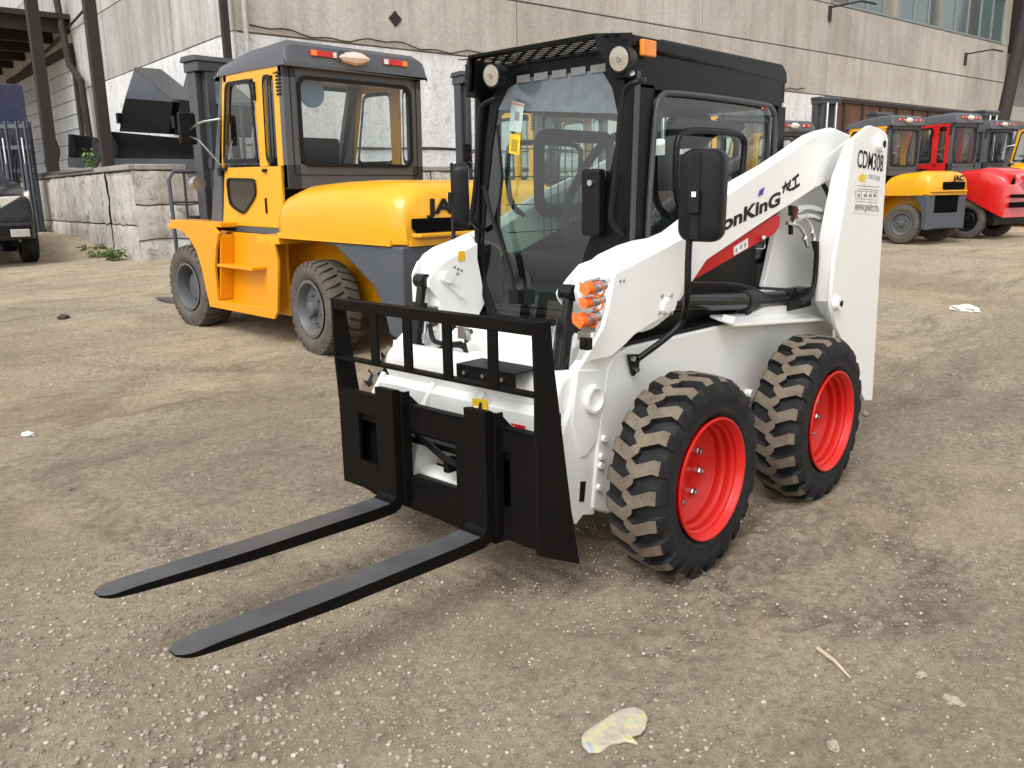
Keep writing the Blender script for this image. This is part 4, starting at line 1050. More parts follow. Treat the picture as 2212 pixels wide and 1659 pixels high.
def stk(pix, mat, nm='sticker', off=.0105):
    mb = MB(); P0s = [U(u, v, 'x', .452) for u, v in pix]; mb.prism([Vector((.505-.075*(p.z-.9)+off, p.y, p.z)) for p in P0s], (.0006,0,0)); obj(nm, mb, mat, dr_)
stk([(1103,217),(1130,224),(1127,286),(1100,282)], plain('pale_sticker', (.42,.55,.52), .4)); stk([(1103,289),(1126,292),(1125,335),(1102,331)], M_['yellowst'], 'warning_sticker')
stk([(1108,300),(1121,302),(1120,328),(1107,326)], plain('olive_print', (.35,.25,.02), .5), 'sticker_print', .0115); stk([(1112,240),(1122,243),(1121,262),(1111,259)], M_['greyink'], 'sticker_print', .0115)
stk([(1104,219),(1129,226),(1129,231),(1104,224)], plain('red_print', (.5,.2,.2), .5), 'sticker_print', .0115)
# door latch box and arm wiper
mb = MB(); c = U(1290,432,'x',.50); mb.box(c+Vector((0,-.045,-.14)), c+Vector((.05,.045,.12))); obj('door_latch', mb, M_['plast'], dr_, bevel=.012)
mb = MB(); c2 = U(1277,395,'x',.55); mb.cyl(c2, c2+Vector((.012,0,0)), .012, 12); obj('latch_button', mb, M_['steel'], dr_)
mb = MB(); p0 = U(1122,640,'x',.52); p1 = U(1078,300,'x',.50); p2 = U(1047,405,'x',.53)
mb.tube([p0+Vector((.02,0,0)), U(1095,560,'x',.54), U(1062,470,'x',.54), p2], .009, 8, smooth=1); mb.tube([U(1075,270,'x',.515), U(1085,380,'x',.52), U(1075,480,'x',.52), U(1108,600,'x',.525)], .007, 6); mb.tube([U(1052,410,'x',.53), U(1040,404,'x',.53)], .006, 6)
mb.box(p0-Vector((.0,.03,.03)), p0+Vector((.04,.03,.03))); obj('wiper', mb, M_['plast'], dr_)
# grab rails on both sides of the door
for pix, nm in ((((1392,172),(1378,176),(1356,185),(1346,205),(1330,380),(1319,462),(1321,480),(1345,510)), .47), (((1075,208),(1070,214),(1046,223),(1036,240),(1029,400),(1018,470),(1020,480),(1040,497)), -.44)):
    mb = MB(); pts = []
    for i, (u, v) in enumerate(pix): pts.append(U(u, v, 'x', .50 if i in (0, len(pix)-1) else .56))
    mb.tube(pts, .012, 12, smooth=2); obj('grab_rail', mb, M_['plast'], LD)
# side windows: rounded tube frames, glass, mesh screen with its own rounded frame
def side_window(s_):
    y = s_*(yc+.008)
    wpts = [(.37,1.12),(.375,1.30),(.335,1.76),(.31,1.815),(.25,1.84),(-.57,1.84),(-.65,1.825),(-.68,1.77),(-.705,1.30),(-.705,1.12)]
    mb = MB(); mb.tube([(x, y, z) for x,z in wpts], .012, 10, smooth=2); fr = obj('window_frame', mb, plain('grey_rubber', (.05,.052,.056), .45), LD)
    mb = MB(); pp = [(x, s_*(yc-.012), z) for x,z in wpts]; mb.v = pp; mb.f = [tuple(range(len(pp)))]; mb.m = [0]; obj('side_glass', mb, M_['glass'], fr, smooth=False)
    # mesh screen
    ys = s_*(yc-.05); ro = rrect(.62,.40,.09); c0 = Vector((-.17, ys, 1.545))
    mb = MB(); mb.ring_plate([c0+Vector((a_,0,b_)) for a_,b_ in rrect(.63,.42,.09)], [c0+Vector((a_,0,b_)) for a_,b_ in rrect(.51,.30,.05)], (0,-s_*.02,0)); fs_ = obj('screen_frame', mb, M_['plast'], fr, bevel=.004)
def screen(s_, fr=None):
    pass
for s_ in (1,-1): side_window(s_)
mb = MB(); ym = -.405
for k in range(9): x = -.40+k*.055; mb.cyl((x,ym,1.10),(x,ym,1.74),.003,5)
for k in range(5): z = 1.14+k*.13; mb.cyl((-.68,ym,z),(.30,ym,z),.003,5)
obj('window_grille', mb, M_['black'], LD)
mb = MB(); ym = .405
for k in range(15): x = .04+k*.022; mb.cyl((x,ym,1.12),(x-.01,ym,1.42),.0025,5)
mb.cyl((.0,ym,1.42),(.36,ym,1.42),.004,5); obj('window_grille', mb, M_['black'], LD)
# handrail outside the left window
mb = MB(); mb.tube([U(1487,468,'y',.47), U(1462,440,'y',.47), U(1459,360,'y',.47), U(1463,300,'y',.47), U(1478,280,'y',.47), U(1585,286,'y',.47), U(1607,296,'y',.47), U(1609,320,'y',.47), U(1601,392,'y',.47)], .014, 12, smooth=2)
both('hand_rail', mb, M_['plast'])
# cab interior
mb = MB(); mb.box((-.45,-.22,1.0),(.05,.22,1.12)); mb.prism([(-.42,.21,1.1),(-.54,.21,1.1),(-.64,.21,1.62),(-.55,.21,1.64)], (0,-.42,0)); mb.prism([(-.56,.12,1.66),(-.64,.12,1.66),(-.66,.12,1.82),(-.58,.12,1.83)], (0,-.24,0)); obj('seat', mb, M_['int'], LD, bevel=.03)
mb = MB(); mb.box((-.7,-.40,.92),(.46,.40,.95)); mb.box((-.55,-.38,.95),(.10,-.27,1.12)); mb.box((-.55,.27,.95),(.10,.38,1.12)); mb.prism([(.30,.3,.95),(.46,.3,.95),(.44,.3,1.05),(.36,.3,1.06)],(0,-.6,0)); mb.box((-.62,-.40,1.82),(.30,.40,1.86)); obj('cab_floor', mb, M_['int'], LD, bevel=.01)
mb = MB(); mb.tube([(.05,-.20,1.05),(.10,-.20,1.18),(.11,-.19,1.22)], [.012,.014,.012], 10); mb.tube([(.108,-.19,1.20),(.118,-.19,1.24),(.125,-.19,1.30),(.12,-.19,1.32)], [.018,.03,.034,.012], 12)
mb.tube([(.05,.20,1.05),(.10,.20,1.18),(.11,.19,1.22)], [.012,.014,.012], 10); mb.tube([(.108,.19,1.20),(.118,.19,1.24),(.125,.19,1.30),(.12,.19,1.32)], [.018,.03,.034,.012], 12); obj('joystick', mb, M_['int'], LD)
mb = MB(); mb.tube([(-.60,-.3,1.75),(-.30,-.30,1.72),(.02,-.28,1.42),(.06,-.26,1.25),(.06,.26,1.25),(.02,.28,1.42),(-.30,.30,1.72),(-.60,.3,1.75)], .022, 10, smooth=2); obj('safety_bar', mb, M_['int'], LD)
# mirrors
def mirror_unit(s_, c, sz=(.085,.33,.165)):
    """big rounded truck mirror: housing back faces forward"""
    rt = thing_part('mirror', c)
    w_, h_ = sz[2], sz[1]
    mb = MB(); rings = []
    for x, k in ((-.035,.90),(-.030,1.0),(.0,1.0),(.022,.965),(.034,.88),(.038,.70)):
        rings.append([Vector((x, a_, b_)) for a_, b_ in rrect(w_*k, h_*(1-(1-k)*.55), .045*k, 5)])
    mb.loft(rings); obj('housing', mb, M_['plast'], rt, ang=40)
    mb = MB(); mb.box((.03,-.016-s_*.012,-.155),(.044,.016-s_*.012,.155)); mb.box((.04,-.02-s_*.012,-.06),(.060,.02-s_*.012,.02)); obj('spine', mb, M_['int'], rt, bevel=.004)
    mb = MB(); mb.box((.0605,-.007-s_*.012,-.002),(.062,.009-s_*.012,.016)); obj('sticker', mb, M_['sticker'], rt)
    mb = MB(); mb.prism([Vector((-.036, a_, b_)) for a_, b_ in rrect(w_*.9, h_*.93, .04)], (-.001,0,0)); obj('mirror_glass', mb, M_['chrome'], rt)
    rt.rotation_euler = (rad(-1.0*s_), rad(1), rad(12*s_)); return rt
mc = U(1517,423,'x',.50); mirror_unit(1, mc)
mb = MB(); mb.tube([U(1497,300+130,'x',.52), U(1487,530,'x',.52), U(1485,640,'x',.53), U(1480,680,'y',.66), U(1466,708,'y',.64), U(1420,745,'y',.60), U(1378,775,'y',.56)], .0125, 12, smooth=2)
bp = U(1368,778,'y',.54); mb.prism([bp+Vector((.045,0,.03)), bp+Vector((-.03,0,.02)), bp+Vector((-.02,0,-.045)), bp+Vector((.012,0,-.06))], (0,.012,0)); obj('mirror_arm', mb, M_['plast'], LD)
mb = MB(); mb.cyl(bp+Vector((.025,.01,.012)), bp+Vector((.025,.024,.012)), .011, 8); mb.cyl(bp+Vector((-.0,.01,-.035)), bp+Vector((-.0,.024,-.035)), .011, 8); pieces('bolt', mb, M_['steel'], LD)
mc2 = U(994,424,'y',-.62); r2 = mirror_unit(-1, mc2, (.085,.31,.15)); r2.rotation_euler = (0,0,rad(-38))
mb = MB(); mb.tube([U(981,410,'y',-.62), U(979,470,'y',-.62), U(980,520,'y',-.6), U(985,560,'y',-.56)], .010, 8); obj('mirror_arm', mb, M_['plast'], LD)

# --- writing on the loader
ux = (U(1728,372,'y',.6635) - U(1567,490,'y',.6635)).normalized()
def text_on(name, txt, p0, p1, size, up=(0,0,1), bold=0, shear=0, mat='ink', parent=LD, y=None, nrm=(0,.0016,0), sq=None):
    """text from p0 to p1 (width fitted)"""
    p0, p1 = Vector(p0), Vector(p1); d = (p1-p0); t = text_mb(txt, 1, bold=bold/size if size else 0, shear=shear)
    w0 = max(v[0] for v in t.v) ; sx = d.length/w0; dn = d.normalized(); up = Vector(up)
    mb = MB(); mb.f = t.f; mb.m = t.m; mb.v = [tuple(p0 + dn*v[0]*sx + up*v[2]*size + Vector(nrm)) for v in t.v]
    return obj(name, mb, M_[mat], parent, smooth=False)
pa, pb = U(1537,510,'y',.55), U(1684,441,'y',.55)
text_on('lettering', 'LonKinG', pa, pb, .084, up=(-.06,0,1), bold=.0034)
sticker('lettering_accent', [(1638,425),(1641,411),(1652,404),(1648,420)], 'y', .5525, (0,-.001,0), M_['blueink'])
def stroke(mb, segs, w_=.006):
    for (u0,v0,u1,v1) in segs:
        a_, b_ = U(u0,v0,'y',.5522), U(u1,v1,'y',.5522); d = (b_-a_).normalized(); n_ = Vector((-d.z,0,d.x))*w_
        mb.prism([a_+n_, b_+n_, b_-n_, a_-n_], (0,-.001,0))
mb = MB(); stroke(mb, [(1690,406,1708,394),(1698,392,1692,418),(1699,403,1706,411),(1706,411,1713,407),(1706,390,1709,392),(1708,399,1699,410)], .0056)
stroke(mb, [(1712,389,1726,373+4),(1719,384,1719,404),(1712,409,1728,398)], .0068); obj('lettering', mb, M_['ink'], LD, smooth=False)
text_on('lettering', 'CDM308', U(1850.5,360,'y',.72), U(1906,371,'y',.72), .118, up=(.0,0,1), bold=.0012)
sticker('dealer_sticker', [(1846,372),(1905,379),(1900,465),(1840,460)], 'y', .7215, (0,-.001,0), M_['sticker'])
sticker('dealer_logo', [(1855,380),(1864,375),(1872,379),(1869,392),(1860,394),(1854,388)], 'y', .7225, (0,-.0008,0), M_['yellowst'])
text_on('dealer_text', 'СИСТЕМА', U(1875,386,'y',.7225), U(1901,390,'y',.7225), .030, mat='greyink', nrm=(0,.001,0))
text_on('dealer_text', 'www.pwltz.ru', U(1846,453,'y',.7225), U(1897,457,'y',.7225), .055, mat='greyink', nrm=(0,.001,0))
mb = MB()
def qd(u0, v0, u1, v1):
    P4 = L2([(u0,v0),(u1,v0+(u1-u0)*.08),(u1,v1+(u1-u0)*.08),(u0,v1)], 'y', .7226); mb.prism(P4, (0,-.0006,0))
for v0 in (400,407): qd(1852,v0,1898,v0+1.1)
for v0 in (434,441): qd(1848,v0,1896,v0+.9)
for u0, u1 in ((1853,1856),(1866,1870),(1877,1880),(1887,1891)): qd(u0, 419, u1+2, 425)
for u0 in (1848,1861,1872,1883,1895): qd(u0, 412, u0+.7, 428)
qd(1848,411,1895,412); qd(1848,428,1895,429); obj('dealer_print', mb, M_['greyink'], LD, smooth=False)
# small decals inside the right arm and the pivot grease caps
mb = MB(); c = U(996+1,553,'y',-.374); mb.box(c-Vector((.02,0,.022)), c+Vector((.02,.001,.022))); obj('warning_sticker', mb, M_['yellowst'], LD)
mb = MB(); c = U(990,582,'y',-.374)
for dx, dz in ((0,0),(.022,.01),(-.02,-.008),(.006,-.02)): mb.box(c+Vector((dx-.007,0,dz-.004)), c+Vector((dx+.006,.001,dz+.006)))
obj('decal', mb, M_['greyink'], LD)
mb = MB(); c = U(960,598,'y',-.374); mb.cyl(c, c+Vector((0,.03,0)), .026, 20); mb.prism([c+Vector((-.0,.004,-.03)), c+Vector((.02,.004,-.015)), c+Vector((-.09,.004,-.10)), c+Vector((-.105,.004,-.085))], (0,.014,0)); obj('pivot_pin', mb, M_['white'], LD, bevel=.003)

# ------------------------------------------------------------------ forklifts
def fork_tyre(R, wd, n=30, rb=.235):
    c = 0; hw = wd/2; mb = MB()
    mb.lathe([(rb, -hw*.8), (rb+.05, -hw), (R-.07, -hw*1.02), (R-.02, -hw*.85), (R-.018, hw*.85), (R-.07, hw*1.02), (rb+.08, hw*1.03), (rb+.05, hw), (rb, hw*.8)], ax='y', n=56, mi=0)
    for side in (1,-1):
        for k in range(n):
            t0 = 2*math.pi*(k + (.5 if side < 0 else 0))/n; rings = []
            for w_, sh, hl, rt in ((1.0,.0,.030,R-.055),(.93,.0,.030,R-.012),(.6,.012,.031,R),(.2,.035,.029,R+.003),(-.08,.048,.024,R+.003)):
                a = t0 - sh/R; d1 = hl/R; yy = side*hw*w_; rb_ = R-.08 if w_ > .95 else R-.03
                rings.append([Vector((rb_*math.cos(a-d1), yy, rb_*math.sin(a-d1))), Vector((rt*math.cos(a-d1), yy, rt*math.sin(a-d1))), Vector((rt*math.cos(a+d1), yy, rt*math.sin(a+d1))), Vector((rb_*math.cos(a+d1), yy, rb_*math.sin(a+d1)))])
            o = len(mb.v)
            for r in rings: mb.v += [tuple(p) for p in r]
            for s_ in range(4):
                for i in range(3): mb.f.append((o+s_*4+i, o+s_*4+i+1, o+(s_+1)*4+i+1, o+(s_+1)*4+i)); mb.m.append(0)
            mb.f.append((o,o+1,o+2,o+3)); mb.m.append(0)
    return mb
_tyre_cache = {}
def fl_wheel(root, x, y, side, R, wd, steer, hub_in, dark=False):
    wv = thing_part('wheel', (x, y, R-.01), root); wv.rotation_euler = (0,0,rad(steer))
    mb = fork_tyre(R, wd)
    if side < 0: mb = mb.mirror()
    obj('tyre', mb, M_['ftyre'], wv, ang=30)
    mb = MB(); h = wd/2
    if hub_in: prof = [(.24,h*.9),(.245,h*.96),(.225,h*.98),(.205,h*.7),(.20,h*.1),(.13,h*.05),(.125,h*.45),(.10,h*.5),(.0005,h*.5)]
    else: prof = [(.24,h*.9),(.25,h*.98),(.225,h*1.0),(.205,h*.78),(.195,h*.55),(.17,h*.5),(.155,h*.6),(.07,h*.62),(.06,h*.95),(.045,h*1.02),(.0005,h*1.02)]
    prof += [(.0005,-h*.5),(.20,-h*.5),(.24,-h*.9)]
    mb.lathe(prof, ax='y', n=40); 
    if side < 0: mb = mb.mirror()
    rm = mb; nv = len(mb.v)
    if root.scale[0] > .95: obj('rim', mb, M_['frim'], wv, ang=40)
    mb = MB()
    for k in range(6 if not hub_in else 10):
        rr = .118 if not hub_in else .165; a = 2*math.pi*k/(6 if not hub_in else 10)+.3; yy = h*(.6 if not hub_in else .1)
        p = Vector((rr*math.cos(a), yy, rr*math.sin(a))); mb.lathe([(.0004,.03),(.013,.028),(.019,.0),(.019,-.01)] if not hub_in else [(.0004,.02),(.010,.02),(.010,-.01)], c=p, ax='y', n=8)
    if side < 0: mb = mb.mirror()
    if root.scale[0] > .95: pieces('wheel_nut', mb, M_['frim'], wv)
    else:
        rm.v += mb.v; rm.f += [tuple(i+nv for i in f) for f in mb.f]; rm.m += mb.m; obj('rim', rm, M_['plast'] if dark else M_['frim'], wv, ang=40)
def forklift(label, loc, rz, sc=1.0, ov=1.22, mh=2.66, wsc=1.0, body='yellow', lower='orange', cabc='cabgrey', doorc='yellow', group='forklifts parked in a row', steer=8, red=False, dark_rims=False, text='JAC', lamp='rb', parts=2, plate='', grille=True):
    T = thing('forklift', label, 'forklift', loc, rz, group, sc)
    T.scale = (sc, sc*wsc, sc); B, Lo, Cc, Dc = M_[body], M_[lower], M_[cabc], M_[doorc]
    # wheels
    for s_ in (1,-1):
        fl_wheel(T, 0, s_*.855, s_, .41, .29, steer, False, dark_rims)
        fl_wheel(T, 2.24, s_*.84, s_, .425, .32, 0, True, dark_rims)
    # side skirt with step recess + front fender
    for s_ in (1,-1):
        mb = MB(); n_ = (0,-s_*.03,0); ysk = s_*1.0
        mb.prism([(x,ysk,z) for x,z in ((2.55,.99),(2.38,1.0),(2.22,.97),(2.08,.90),(1.97,.79),(1.90,.64),(1.85,.46),(1.79,.25),(1.62,.25),(1.62,.66),(1.57,.84),(1.49,.99),(1.60,1.05),(1.80,1.09),(2.2,1.09),(2.55,1.04))], n_)
        mb.prism([(.66,ysk,.99),(.52,ysk,.92),(.47,ysk,.78),(.53,ysk,.33),(.60,ysk,.25),(1.62,ysk,.25),(1.62,ysk,.31),(.74,ysk,.31),(.66,ysk,.36)], n_)
        mb.box((.60,s_*.80,.26),(1.66,s_*.83,.99)); mb.box((.66,s_*.83,.31),(1.62,s_*.995,.328)); mb.box((.95,s_*.83,.66),(1.60,s_*.985,.69))
        mb.prism([(1.62,s_*.83,.33),(1.62,s_*.97,.33),(1.50,s_*.97,.97),(1.50,s_*.83,.97)], (.02,0,0)); mb.box((.64,s_*.83,.33),(.66,s_*.97,.98))
        ring0 = [(2.56,.99),(2.38,1.0),(2.22,.97),(2.08,.90),(1.97,.79),(1.90,.64),(1.85,.46),(1.80,.30)]
        for (x0,z0),(x1,z1) in zip(ring0[:-1], ring0[1:]): mb.prism([(x0,s_*.62,z0),(x1,s_*.62,z1),(x1,s_*.972,z1),(x0,s_*.972,z0)], (-.012,0,.014))
        mb.prism([(2.55,s_*.70,1.04),(2.55,s_*.97,1.04),(1.5,s_*.97,1.04),(1.5,s_*.70,1.04)], (0,0,.045))
        obj('skirt', mb, Lo, T, bevel=.014, seg=3)
    mb = MB(); mb.box((-ov+.32,-.55,.42),(2.3,.55,1.0)); mb.box((-ov+.32,-.40,.30),(2.5,.40,.55)); obj('frame', mb, Lo, T, bevel=.01)
    # hood / engine cover: rounded body, lofted in cross sections along x
    rings = []
    for x, zt_, hw, rr in ((.50,1.20,.93,.12),(.46,1.30,.965,.14),(.38,1.375,.975,.16),(.15,1.435,.985,.17),(-.2,1.46,.99,.18),(-ov*.55,1.475,.99,.19),(-ov+.26,1.47,.99,.20),(-ov+.14,1.455,.98,.21),(-ov+.05,1.42,.955,.21),(-ov,1.37,.92,.2)):
        sec = [Vector((x,hw,1.0)), Vector((x,hw+.01,1.10)), Vector((x,hw,zt_-rr))]
        for k in range(1,6): a = rad(90*k/6); sec.append(Vector((x, hw-rr*1.6*(1-math.cos(a)), zt_-rr+rr*math.sin(a))))
        sec.append(Vector((x, hw-rr*1.6, zt_))); sec += [Vector((p.x,-p.y,p.z)) for p in reversed(sec)]
        if red:
            f_ = max(0, (.3-x)/(ov+.3)); sec = [Vector((p.x - .20*math.sin(max(0,min(1,(1.35-p.z)/.5))*math.pi)*f_, p.y*(1+.08*math.sin(f_*3)), 1.0-(1.0-p.z) if p.z > 1.05 else p.z-.55*f_)) for p in sec]
        rings.append(sec)
    mb = MB(); mb.loft(rings)
    if not red:
        mb.box((-ov-.02,-.90,.985),(.47,.90,1.03)); mb.box((-ov+.12,-.99,.985),(.47,.99,1.03))
    mb.box((.45,-.985,.93),(.82,.985,1.0))
    hood = obj('hood', mb, B, T, ang=50)
    mb = MB()
    if red:
        for s_ in (1,-1): mb.tube([(-ov+.02,s_*.62,1.18),(-ov-.19,s_*.62,1.16)], .16, 20); 
        hv = obj('lamp_recess', mb, M_['redp'], hood); mb = MB()
        for s_ in (1,-1): mb.tube([(-ov-.1,s_*.62,1.165),(-ov-.195,s_*.62,1.16)], .11, 20)
        mb.box((-ov-.25,-.7,.86),(-ov-.10,.7,.92)); mb.box((-ov-.25,-.7,.66),(-ov-.10,.7,.76)); obj('vent', mb, M_['hole'], hood, bevel=.01)
    else:
        vy = (.88,-.88,.80,-.80,1.19,1.05) if ov > 1 else (.30,-.80,.26,-.76,1.25,1.09)
        mb.prism([(-ov-.004,vy[0],vy[4]),(-ov-.004,vy[1],vy[4]),(-ov-.004,vy[1],vy[5]+.05),(-ov-.004,vy[3],vy[5]),(-ov-.004,vy[2],vy[5]),(-ov-.004,vy[0],vy[5]+.07)], (-.012,0,0)); obj('vent', mb, M_['hole'], hood, bevel=.01)
        mb = MB(); mb.prism([(-ov+.02,.88,1.05),(-ov+.02,-.88,1.05),(-ov-.07,-.84,1.05),(-ov-.07,.84,1.05)], (0,0,.03)); obj('vent_ledge', mb, B, hood, bevel=.008)
    # counterweight
    c0 = -ov
    for s_ in (1,-1):
        mb = MB(); cw = [(-.10,.985),(-.36,.95),(-.56,.84),(c0*.70,.66),(c0*.80,.46),(c0*.84,.30),(c0+.06,.26),(c0,.36),(c0,.985)]
        if ov < 1: cw = [(-.10,.985),(-.30,.93),(-.42,.75),(-.47,.55),(-.47,.30),(c0,.28),(c0,.985)]
        mb.prism([(x,s_*.97,z) for x,z in cw], (0,-s_*.38,0)); obj('counterweight', mb, M_['grey'] if not red else M_['plast'], T, bevel=.03)
    mb = MB(); mb.box((c0+.10,-.6,.30),(c0+.30,.6,.985)); mb.box((c0,-.6,.30),(c0+.12,.6,.62)); obj('counterweight_core', mb, M_['grey'] if not red else M_['plast'], T, bevel=.02)
    mb = MB(); mb.box((c0+.02,-.59,.63),(c0+.10,.59,.98)); obj('radiator_opening', mb, M_['hole'], T)
    # cab: frame with doors on both sides, back window, roof
    yw = .79
    for s_ in (1,-1):
        y = s_*yw
        mb = MB()
        fo = [(1.78,1.05),(1.56,2.46),(1.50,2.50),(.60,2.46),(.66,1.05)]
        # panel pieces around the windows
        W1 = [(1.68,1.66),(1.52,2.38),(1.02,2.38),(.99,1.68)]     # big door window
        W2_ = [(.88,1.68),(.83,2.38),(.70,2.38),(.70,1.68)]
        mb.prism([(1.78,y,1.05),(1.66,y,1.60),(.66,y,1.60),(.67,y,1.05)], (0,-s_*.03,0))
        mb.prism([(1.77,y,1.60),(1.56,y,2.46),(1.48,y,2.46),(1.69,y,1.60)], (0,-s_*.03,0))
        mb.prism([(1.56,y,2.37),(1.56,y,2.47),(.60,y,2.47),(.60,y,2.37)], (0,-s_*.03,0))
        mb.prism([(1.01,y,1.60),(1.03,y,2.40),(.87,y,2.40),(.88,y,1.60)], (0,-s_*.03,0))
        mb.prism([(.71,y,1.60),(.70,y,2.40),(.60,y,2.40),(.62,y,1.60)], (0,-s_*.03,0))
        dd = obj('door', mb, Dc, T, bevel=.006)
        mb = MB()
        for poly in ([(1.65,1.65),(1.50,2.36),(1.05,2.36),(1.02,1.65)], [(.87,1.65),(.85,2.37),(.72,2.37),(.73,1.65)], [(1.62,1.50),(1.60,1.25),(1.35,1.16),(1.10,1.34),(1.10,1.49)]):
            pts = [Vector((x, y+s_*.006, z)) for x,z in poly]; c_ = sum(pts, Vector())/len(pts)
            cl = []
            for i in range(len(pts)):
                p, a_, b_ = pts[i], pts[i-1], pts[(i+1)%len(pts)]
                ra = min(.06, (a_-p).length*.3); rb2 = min(.06, (b_-p).length*.3)
                q0, q1 = p+(a_-p).normalized()*ra, p+(b_-p).normalized()*rb2
                cl += [q0, (q0+q1+p*2)/4, q1]
            mb.ring_plate([c_+(p-c_)*1.035 for p in cl], [c_+(p-c_)*.93 for p in cl], (0,s_*.010,0))
        obj('window_seal', mb, M_['plast'], dd)
        mb = MB()
        for poly in ([(1.67,1.62),(1.50,2.39),(1.02,2.39),(1.00,1.62)], [(.88,1.64),(.86,2.38),(.71,2.38),(.72,1.64)]):
            mb.add([(x, y-s_*.015, z) for x,z in poly], [(0,1,2,3)])
        obj('door_glass', mb, M_['fglass'], dd, smooth=False)
        mb = MB(); mb.add([(x, y+s_*.004, z) for x,z in [(1.61,1.50),(1.60,1.25),(1.35,1.17),(1.11,1.34),(1.11,1.49)]], [(0,1,2,3,4)]); obj('lower_glass', mb, plain('dark_glass', (.045,.035,.028), .1), dd, smooth=False)
        mb = MB(); mb.box((1.60,y,1.575),(1.74,y+s_*.03,1.60)); mb.box((1.68,y,1.52),(1.74,y+s_*.035,1.60)); mb.box((.89,y,1.55),(.95,y+s_*.02,1.58)); mb.box((.93,y,1.18),(.945,y+s_*.015,1.32)); mb.box((.99,y,2.18),(1.01,y+s_*.02,2.34)); obj('handle', mb, M_['plast'], dd)
        # front pillar
        mb = MB(); mb.prism([(2.02,s_*.72,1.02),(1.78,y,1.03),(1.55,y,2.50),(1.60,s_*.72,2.50)], (0,-s_*.04,0)); mb.prism([(2.02,y,1.05),(1.80,y,1.05),(1.57,y,2.46),(1.60,y,2.46)], (0,-s_*.04,0)); mb.box((.55,y-s_*.03,.995),(1.9,y+s_*.004,1.05)); obj('front_pillar', mb, Cc, T)
    # rear frame
    mb = MB(); xb = .60
    def yb_(z): return .79 - .0*(z-1)
    wo = [(-.79,1.05),(.79,1.05),(.79,2.46),(-.79,2.46)]
    mb.box((.55,-.79,1.40),(.62,.79,1.62)); mb.box((.55,-.79,2.34),(.62,.79,2.50)); mb.box((.55,-.79,1.40),(.62,-.64,2.50)); mb.box((.55,.64,1.40),(.62,.79,2.50))
    obj('rear_frame', mb, Cc, T, bevel=.01)
    mb = MB(); rr1 = [Vector((.545,a_,b_+1.985)) for a_,b_ in rrect(1.30,.78,.10)]; rr2 = [Vector((.545,a_,b_+1.985)) for a_,b_ in rrect(1.235,.715,.08)]
    mb.ring_plate(rr1, rr2, (-.012,0,0)); rw_ = obj('rear_window', mb, M_['plast'], T)
    mb = MB(); mb.ring_plate([Vector((.549,a_,b_+1.985)) for a_,b_ in rrect(1.44,.93,.03)], [Vector((.549,a_,b_+1.985)) for a_,b_ in rrect(1.425,.915,.03)], (-.004,0,0)); obj('panel_gap', mb, M_['ink'], rw_)
    mb = MB(); mb.add([Vector((.56,a_,b_+1.985)) for a_,b_ in rrect(1.29,.77,.09)], [tuple(range(24))]); obj('rear_glass', mb, M_['fglass'], rw_, smooth=False)
    # front frame
    mb = MB()
    for s_ in (1,-1): mb.prism([(2.0,s_*.74,1.3),(1.93,s_*.74,1.3),(1.55,s_*.74,2.46),(1.62,s_*.74,2.46)], (0,-s_*.06,0))
    mb.prism([(2.02,.74,1.05),(2.0,.74,1.45),(1.96,.74,1.45),(1.98,.74,1.05)], (0,-1.48,0)); obj('front_frame', mb, Cc, T)
    mb = MB(); mb.add([(1.95,.74,1.4),(1.95,-.74,1.4),(1.57,-.74,2.46),(1.57,.74,2.46)], [(0,1,2,3)]); obj('front_glass', mb, M_['fglass'], T, smooth=False)
    # roof
    mb = MB(); rings = []
    for x, z0, z1, e in ((1.70,2.44,2.50,.0),(1.62,2.43,2.55,.0),(1.15,2.44,2.63,.0),(.58,2.44,2.66,.0),(.50,2.44,2.62,.0),(.465,2.45,2.52,.0)):
        sec = [Vector((x,.80,z0)), Vector((x,.80,z1-.09)), Vector((x,.77,z1-.03)), Vector((x,.70,z1)), Vector((x,-.70,z1)), Vector((x,-.77,z1-.03)), Vector((x,-.80,z1-.09)), Vector((x,-.80,z0))]
        rings.append(sec)
    mb.loft(rings); obj('roof', mb, Cc, T, ang=30, bevel=.008)
    # tail lights
    for s_ in (1,-1):
        mb = MB(); a0_ = .40*s_; mb.box((.455,a0_-.14,2.535),(.475,a0_+.14,2.585)); tl = obj('tail_light', mb, M_['redlens'], T, bevel=.004)
        mb = MB(); mb.box((.450,a0_+s_*.085,2.538),(.456,a0_+s_*.138,2.582)); obj('indicator', mb, M_['amber'], tl)
        mb = MB(); mb.box((.450,a0_-s_*.138,2.538),(.456,a0_-s_*.09,2.582)); obj('reverse_lamp', mb, M_['lamp'], tl)
    mb = MB(); cc = Vector((.42,.08,2.55)); mb.tube([cc+Vector((.05,.18,.0)), cc+Vector((.03,.0,0)), cc+Vector((.0,-.06,.0)), cc+Vector((-.02,-.13,0))], [.03,.06,.05,.01], 8); bl = obj('beacon', mb, plain('wrapped_beacon', (.62,.50,.44), .35), T)
    mb = MB(); mb.cyl((.52,.23,2.56),(.44,.23,2.56),.045,14); obj('rear_work_light', mb, M_['dgrey'], T)
    # inside: seat, column, fan
    mb = MB(); mb.box((.75,.05,1.0),(1.2,.55,1.45)); mb.prism([(.72,.10,1.45),(.82,.10,1.45),(.78,.10,1.86),(.70,.10,1.86)], (0,.42,0)); obj('seat', mb, M_['int'], T, bevel=.03)
    mb = MB(); mb.tube([(1.75,.25,1.1),(1.55,.25,1.75)], .03, 8); mb.lathe([(.17,0),(.185,.012),(.17,.024)], c=(1.52,.25,1.77), ax='z', n=20); mb.box((.8,-.65,1.0),(1.8,-.45,1.5)); obj('dashboard', mb, M_['int'], T)
